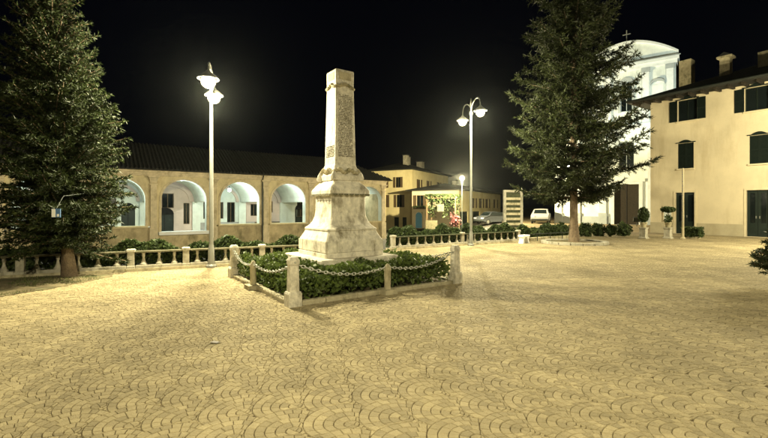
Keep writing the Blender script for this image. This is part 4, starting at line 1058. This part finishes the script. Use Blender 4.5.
# ------------------------------------------------------------------ far houses
def house(name, label, corner, ang_r, Lr, Ll, zb, ze, mat_l, mat_r, rise, holes_l, holes_r, ov=.5, cham=None):
    # right face runs along ang_r from the corner, left face perpendicular
    t = thing(name, label, 'house', (corner.x, corner.y, zb), ang_r-math.pi/2)
    # local: y along the right face (receding), -x along the left face
    H = ze-zb
    m = MB(); wall_with_holes(m, -Ll, 0, 0, H, holes_l, .18); m.build('front_wall', mat_l, t)
    m2 = MB(); wall_with_holes(m2, 0, Lr, 0, H, holes_r, .18)
    m2.v = [(-v[1], v[0], v[2]) for v in m2.v]; m2.build('side_wall', mat_r, t)
    m3 = MB(); m3.add([(-Ll, 0, 0), (-Ll, Lr, 0), (-Ll, Lr, H), (-Ll, 0, H), (0, Lr, 0), (0, Lr, H)], [(1, 0, 3, 2), (4, 1, 2, 5)]); m3.build('rear_wall', mat_r, t)
    for (a, b, c, d) in holes_l:
        if c < .2:
            MB().box(a, b, .1, .16, c, d).build('door', M['door'], t)
        else:
            w_ = window(t, a, b, c, d, 0, M['wood'], .12)
            for s0, s1 in ((a-(b-a)*.5, a-.02), (b+.02, b+(b-a)*.5)): MB().box(s0, s1, -.06, -.012, c, d).build('shutter', M['wood'], w_)
            MB().box(a-.08, b+.08, -.08, 0, c-.1, c-.01).build('sill', M['trim'], w_)
    for (a, b, c, d) in holes_r:
        if c < .2:
            MB().box(-.16, -.1, a, b, c, d).build('door', M['door'], t)
        else:
            f = MB(); f.box(-.14, -.08, a, a+.06, c, d); f.box(-.14, -.08, b-.06, b, c, d); f.box(-.14, -.08, a+.06, b-.06, c, c+.06); f.box(-.14, -.08, a+.06, b-.06, d-.06, d); f.box(-.14, -.08, (a+b)/2-.03, (a+b)/2+.03, c+.06, d-.06); w_ = f.build('window', M['wood'], t)
            MB().box(-.13, -.115, a+.06, b-.06, c+.06, d-.06).build('pane', M['glass'], w_)
            for s0, s1 in ((a-(b-a)*.5, a-.02), (b+.02, b+(b-a)*.5)): MB().box(.012, .06, s0, s1, c, d).build('shutter', M['wood'], w_)
    r = MB(); o = ov
    q = min(Ll, Lr)/2
    if Lr > Ll: rd = [(-Ll/2, q, H+rise), (-Ll/2, Lr-q, H+rise)]; 
    else: rd = [(-q, Lr/2, H+rise), (-Ll+q, Lr/2, H+rise)]
    base = [(o, -o, H), (o, Lr+o, H), (-Ll-o, Lr+o, H), (-Ll-o, -o, H)]
    top = [(x, y, z+.12) for x, y, z in base]
    vs = base+top+rd
    fs = [(3, 2, 1, 0), (0, 1, 5, 4), (1, 2, 6, 5), (2, 3, 7, 6), (3, 0, 4, 7)]
    if Lr > Ll: fs += [(4, 5, 9, 8), (5, 6, 9), (6, 7, 8, 9), (7, 4, 8)]
    else: fs += [(4, 5, 8), (5, 6, 9, 8), (6, 7, 9), (7, 4, 8, 9)]
    r.add(vs, fs); t2 = r.build('roof', M['roof'], t)
    if cham:
        for (x, y, w, h) in cham:
            c_ = MB().box(x-w, x+w, y-w, y+w, H+.3, H+rise+h).build('chimney', M['concrete'], t2)
            MB().box(x-w*1.3, x+w*1.3, y-w*1.3, y+w*1.3, H+rise+h, H+rise+h+.12).build('chimney_cap', M['roof'], t2)
    return t
c1 = at(412, 208, 62); zb = float(terrain(c1.x, c1.y))-.05
house('yellow_house', 'tall yellow three-storey house right of the monument', c1, math.atan2(.876, .482), 15.5, 7.5, zb, 7.35, M['house_yellow'], M['house_yellow'], 1.6,
      [(-2.75, -1.95, 6.6, 8.2), (-2.6, -1.7, 3.6, 5.5), (-5.2, -4.3, 3.6, 5.5), (-5.2, -4.4, 6.6, 8.2), (-3.0, -2.2, .05, 2.1), (-1.6, -.9, .05, 2.1), (-5.4, -4.4, .05, 2.1)],
      [(2.2, 3.2, 6.4, 7.9), (6.0, 7.0, 6.4, 7.9), (10.5, 11.5, 6.4, 7.9)], .6, [(-2.2, 2.5, .35, .9), (-3.5, 6, .3, 1.1), (-2.6, 9, .5, .5)])
c2 = at(459, 208, 54); zb2 = float(terrain(c2.x, c2.y))-.05; h0 = -zb2-1.0
house('low_corner_house', 'low cream and yellow house with dark hipped roof behind the right lamp post', c2, math.atan2(.866, .5), 21, 6.8, zb2, 3.95, M['house_cream'], M['house_yellow'], 1.15,
      [(-6.1, -5.1, 2.75+h0, 4.35+h0), (-2.2, -1.2, 2.75+h0, 4.35+h0), (-6.2, -5.2, .05, 2.2)],
      [(.4, 3.6, .05, 2.3), (5.6, 9.0, .05, 2.3), (5.6, 6.8, 2.6+h0, 4.0+h0), (9.2, 10.4, 2.6+h0, 4.0+h0), (12.5, 13.7, 2.6+h0, 4.0+h0), (17, 18.2, 2.6+h0, 4.0+h0)], .7, [(-3.2, 7, .3, .5)])
lh = c2 + Vector((-.866, .5, 0))*5.7 + Vector((-.5, -.866, 0))*.06
t = thing('shop_doorway', 'arched doorway glowing teal on the low cream house', 'doorway', (lh.x, lh.y, zb2), math.atan2(.866, .5)-math.pi/2)
P0 = arch_pts(-.5, .5, 1.7, .5, 10); m = MB(); m.add([(-.5, -.02, .05), (.5, -.02, .05)]+[(x, -.02, z) for x, z in P0[::-1]], [tuple(range(13))]); m.build('glazing', SHOP, t)
m = MB(); P1 = arch_pts(-.6, .6, 1.7, .6, 10); E0_ = [(-.5, .05)]+P0+[(.5, .05)]; E1_ = [(-.6, .05)]+P1+[(.6, .05)]
for i in range(len(E0_)-1):
    q = [E0_[i], E0_[i+1], E1_[i+1], E1_[i]]; m.add([(x, -.07, z) for x, z in q]+[(x, 0, z) for x, z in q], [(0, 1, 2, 3), (3, 2, 6, 7), (0, 4, 5, 1)])
m.build('arch_frame', M['trim'], t)
# balcony flower box
bx = c2 + Vector((-.866, .5, 0))*5.6
t = thing('flower_box', 'flower box under the upper window of the low cream house', 'flower box', (bx.x, bx.y, zb2+2.45+h0), math.atan2(.866, .5)-math.pi/2)
MB().box(-.8, .8, -.42, -.06, 0, .22).build('box', M['wood'], t)
rr = np.random.default_rng(3); d = rr.uniform(-1, 1, (700, 3))*np.array([.85, .22, .16])+np.array([0, -.26, .26]); link('flowers', np_mesh('flowers', leaves(d, .07, rr), 4, M['hedge'], rr.random(700)), t)
# pergola with climbers
p0 = at(427, 208, 47); p1 = at(455.5, 208, 46); zb3 = float(terrain(p0.x, p0.y)); an = math.atan2(p1.y-p0.y, p1.x-p0.x); Lp = (p1-p0).length
t = thing('vine_pergola', 'dark pergola overgrown with climbers before the low cream house', 'pergola', (p0.x, p0.y, zb3), an)
zt = EYE+(HY-197)/F*46.5-zb3
for x in (0, Lp):
    for y in (0, 2.6): MB().box(x-.07, x+.07, y-.07, y+.07, 0, zt-.16).build('post', M['wood'], t)
for y in (0, 2.6): MB().box(-.2, Lp+.2, y-.05, y+.05, zt-.16, zt).build('beam', M['wood'], t)
for k in range(7): MB().box(Lp*k/6-.04, Lp*k/6+.04, -.2, 2.8, zt, zt+.1).build('rafter', M['wood'], t)
rr = np.random.default_rng(31); n = 5200; x = rr.uniform(-.2, Lp+.2, n); y = rr.uniform(-.2, 2.7, n); dr_ = np.where(rr.random(n) < .45, rr.random(n)**2*2.0, rr.random(n)*.5)
d = np.stack([x, y, zt+.3-dr_*(1+.4*np.sin(x*4))], 1); link('climbers', np_mesh('climbers', leaves(d, .10, rr), 4, M['hedge'], rr.random(n)), t)
p = at(440.5, 207, 45.6); t = thing('white_signboard', 'small white board hanging in the pergola', 'sign', (p.x, p.y, p.z-.5), an)
MB().box(-.36, .36, -.03, .03, 0, .8).build('panel', M['rail_moss'], t); MB().box(-.03, .03, -.02, .02, 1.1, 1.5).build('hanger', M['iron'], t)
p = at(431.5, 222, 45.8); t = thing('menu_board', 'pale upright board standing left under the pergola', 'sign', (p.x, p.y, float(terrain(p.x, p.y))), an)
MB().box(-.65, .65, -.03, .03, .15, 1.6).build('panel', M['rail_moss'], t)
for sx in (-.5, .5): MB().box(sx-.04, sx+.04, -.025, .025, 0, .15).build('leg', M['wood'], t)
p = at(455, 214, 45.2); t = thing('red_flowers', 'mass of red flowers in a tub at the pergola post', 'flowers', (p.x, p.y, float(terrain(p.x, p.y))), 0)
d = rr.normal(size=(600, 3))*np.array([.22, .22, .32])+np.array([0, 0, 1.35]); link('blossom', np_mesh('blossom', leaves(d, .10, rr), 4, M['red'], rr.random(600)), t)
MB().lathe([(.3, 0), (.38, .5), (.42, .55), (.42, .6)], 12).build('tub', M['concrete'], t); MB().tube([(0, 0, .5), (0, 0, 1.2)], .04, 6).build('stem', M['bark'], t)

# ------------------------------------------------------------------ cars
def car(label, p, rz_, paint):
    t = thing('parked_car', label, 'car', p, rz_, 'cars parked beyond the square')
    # side profile lofted across the width (local x along the car, y across)
    prof = [(-2.0, .45), (-2.02, .75), (-1.95, .95), (-1.55, 1.02), (-1.15, 1.42), (-.3, 1.5), (.55, 1.45), (1.05, 1.02), (1.8, .88), (2.0, .65), (2.0, .4), (1.6, .28), (-1.6, .28)]
    rings = []
    for y, s, zs in ((-.80, .93, .96), (-.84, 1, .98), (-.70, 1, 1.0), (0, 1, 1.02), (.70, 1, 1.0), (.84, 1, .98), (.80, .93, .96)):
        rings.append([(x*s, (y*(.80 if z > 1.1 else 1)), z*zs if z > .5 else z) for x, z in prof])
    b = MB().loft(rings).build('body', M[paint], t, smooth=True)
    for (xa, za, xb, zb_) in ((1.06, 1.05, .60, 1.42), (-1.58, 1.06, -1.18, 1.40)):
        nx_ = .02 if xa > 0 else -.02
        MB().add([(xa+nx_, -.62, za), (xa+nx_, .62, za), (xb+nx_, .56, zb_), (xb+nx_, -.56, zb_), (xa-nx_*2, -.62, za-.03), (xa-nx_*2, .62, za-.03), (xb-nx_*2, .56, zb_-.03), (xb-nx_*2, -.56, zb_-.03)], [(0, 1, 2, 3), (4, 7, 6, 5), (0, 4, 5, 1), (1, 5, 6, 2), (2, 6, 7, 3), (3, 7, 4, 0)]).build('windscreen', M['glass'], t)
    for s in (-1, 1):
        m = MB(); m.add([(-1.35, s*.845, 1.05), (.85, s*.845, 1.05), (.45, s*.70, 1.40), (-1.05, s*.70, 1.40), (-1.35, s*.80, 1.05), (.85, s*.80, 1.05), (.45, s*.66, 1.40), (-1.05, s*.66, 1.40)], [(0, 1, 2, 3), (4, 7, 6, 5), (0, 4, 5, 1), (1, 5, 6, 2), (2, 6, 7, 3), (3, 7, 4, 0)]); m.build('side_window', M['glass'], t)
        for x in (-1.25, 1.28):
            m = MB(); m.lathe([(.18, -.09), (.30, -.09), (.32, -.05), (.32, .05), (.30, .09), (.18, .09)], 16); m.v = [(v[0]+x, v[2]+s*.76, v[1]+.31) for v in m.v]; w_ = m.build('wheel', M['tyre'], t)
            m = MB(); m.lathe([(.02, -.1), (.19, -.092), (.19, .092), (.02, .1)], 10); m.v = [(v[0]+x, v[2]+s*.765, v[1]+.31) for v in m.v]; m.build('rim', M['pole'], w_)
        MB().box(1.90, 2.02, s*.62-.17, s*.62+.17, .66, .80).build('headlight', M['lamp_glass'], t)
        MB().box(-2.045, -1.93, s*.68-.12, s*.68+.10, .72, .94).build('tail_light', M['tail'], t)
    MB().box(-2.06, -2.0, -.26, .26, .52, .64).build('number_plate', M['white'], t)
    MB().box(1.97, 2.06, -.8, .8, .36, .50).build('bumper', M['iron'], t)
p = at(541, 208, 44); car('small white car parked left of the right tree', (p.x, p.y, .0 if p.x > 13.8 else float(terrain(p.x, p.y))), math.radians(-115), 'car_white')
p = at(491, 208, 50); car('dark car parked in front of the low yellow house', (p.x, p.y, float(terrain(p.x, p.y))+.01), math.radians(-150), 'car_dark')


# fallen leaf on the paving
p = gp(215, 343); t = MB().add([(-.06, 0, .012), (-.02, .03, .02), (.05, .012, .012), (.07, -.01, .018), (.03, -.035, .010), (-.03, -.028, .016), (-.06, 0, .008), (-.02, .03, .016), (.05, .012, .008), (.07, -.01, .014), (.03, -.035, .006), (-.03, -.028, .012)],
    [(0, 5, 1), (1, 5, 4, 2), (2, 4, 3), (7, 11, 6), (8, 10, 11, 7), (9, 10, 8)]).build('fallen_leaf', M['wood'])
t.location = p; tag(t, 'small dark fallen leaf lying alone on the paving left of the bed', 'leaf')

# ------------------------------------------------------------------ haze volume added to give the lamps a soft glow
m = bpy.data.materials.new('glow_haze'); m.use_nodes = True; nt = m.node_tree
nt.nodes.remove(nt.nodes['Principled BSDF'])
pv = nt.nodes.new('ShaderNodeVolumePrincipled'); pv.inputs['Color'].default_value = (.90, .98, .92, 1); pv.inputs['Density'].default_value = .00007; pv.inputs['Anisotropy'].default_value = .9
pv.inputs['Density Attribute'].default_value = ''
nt.links.new(pv.outputs[0], nt.nodes['Material Output'].inputs['Volume'])
try: m.cycles.homogeneous_volume = True
except Exception: pass
tag(MB().box(-1510, 1510, -1510, 1510, -3.2, 20).build('haze', m), 'thin haze added over the whole square for the glow round the lamps', 'haze', kind='stuff')
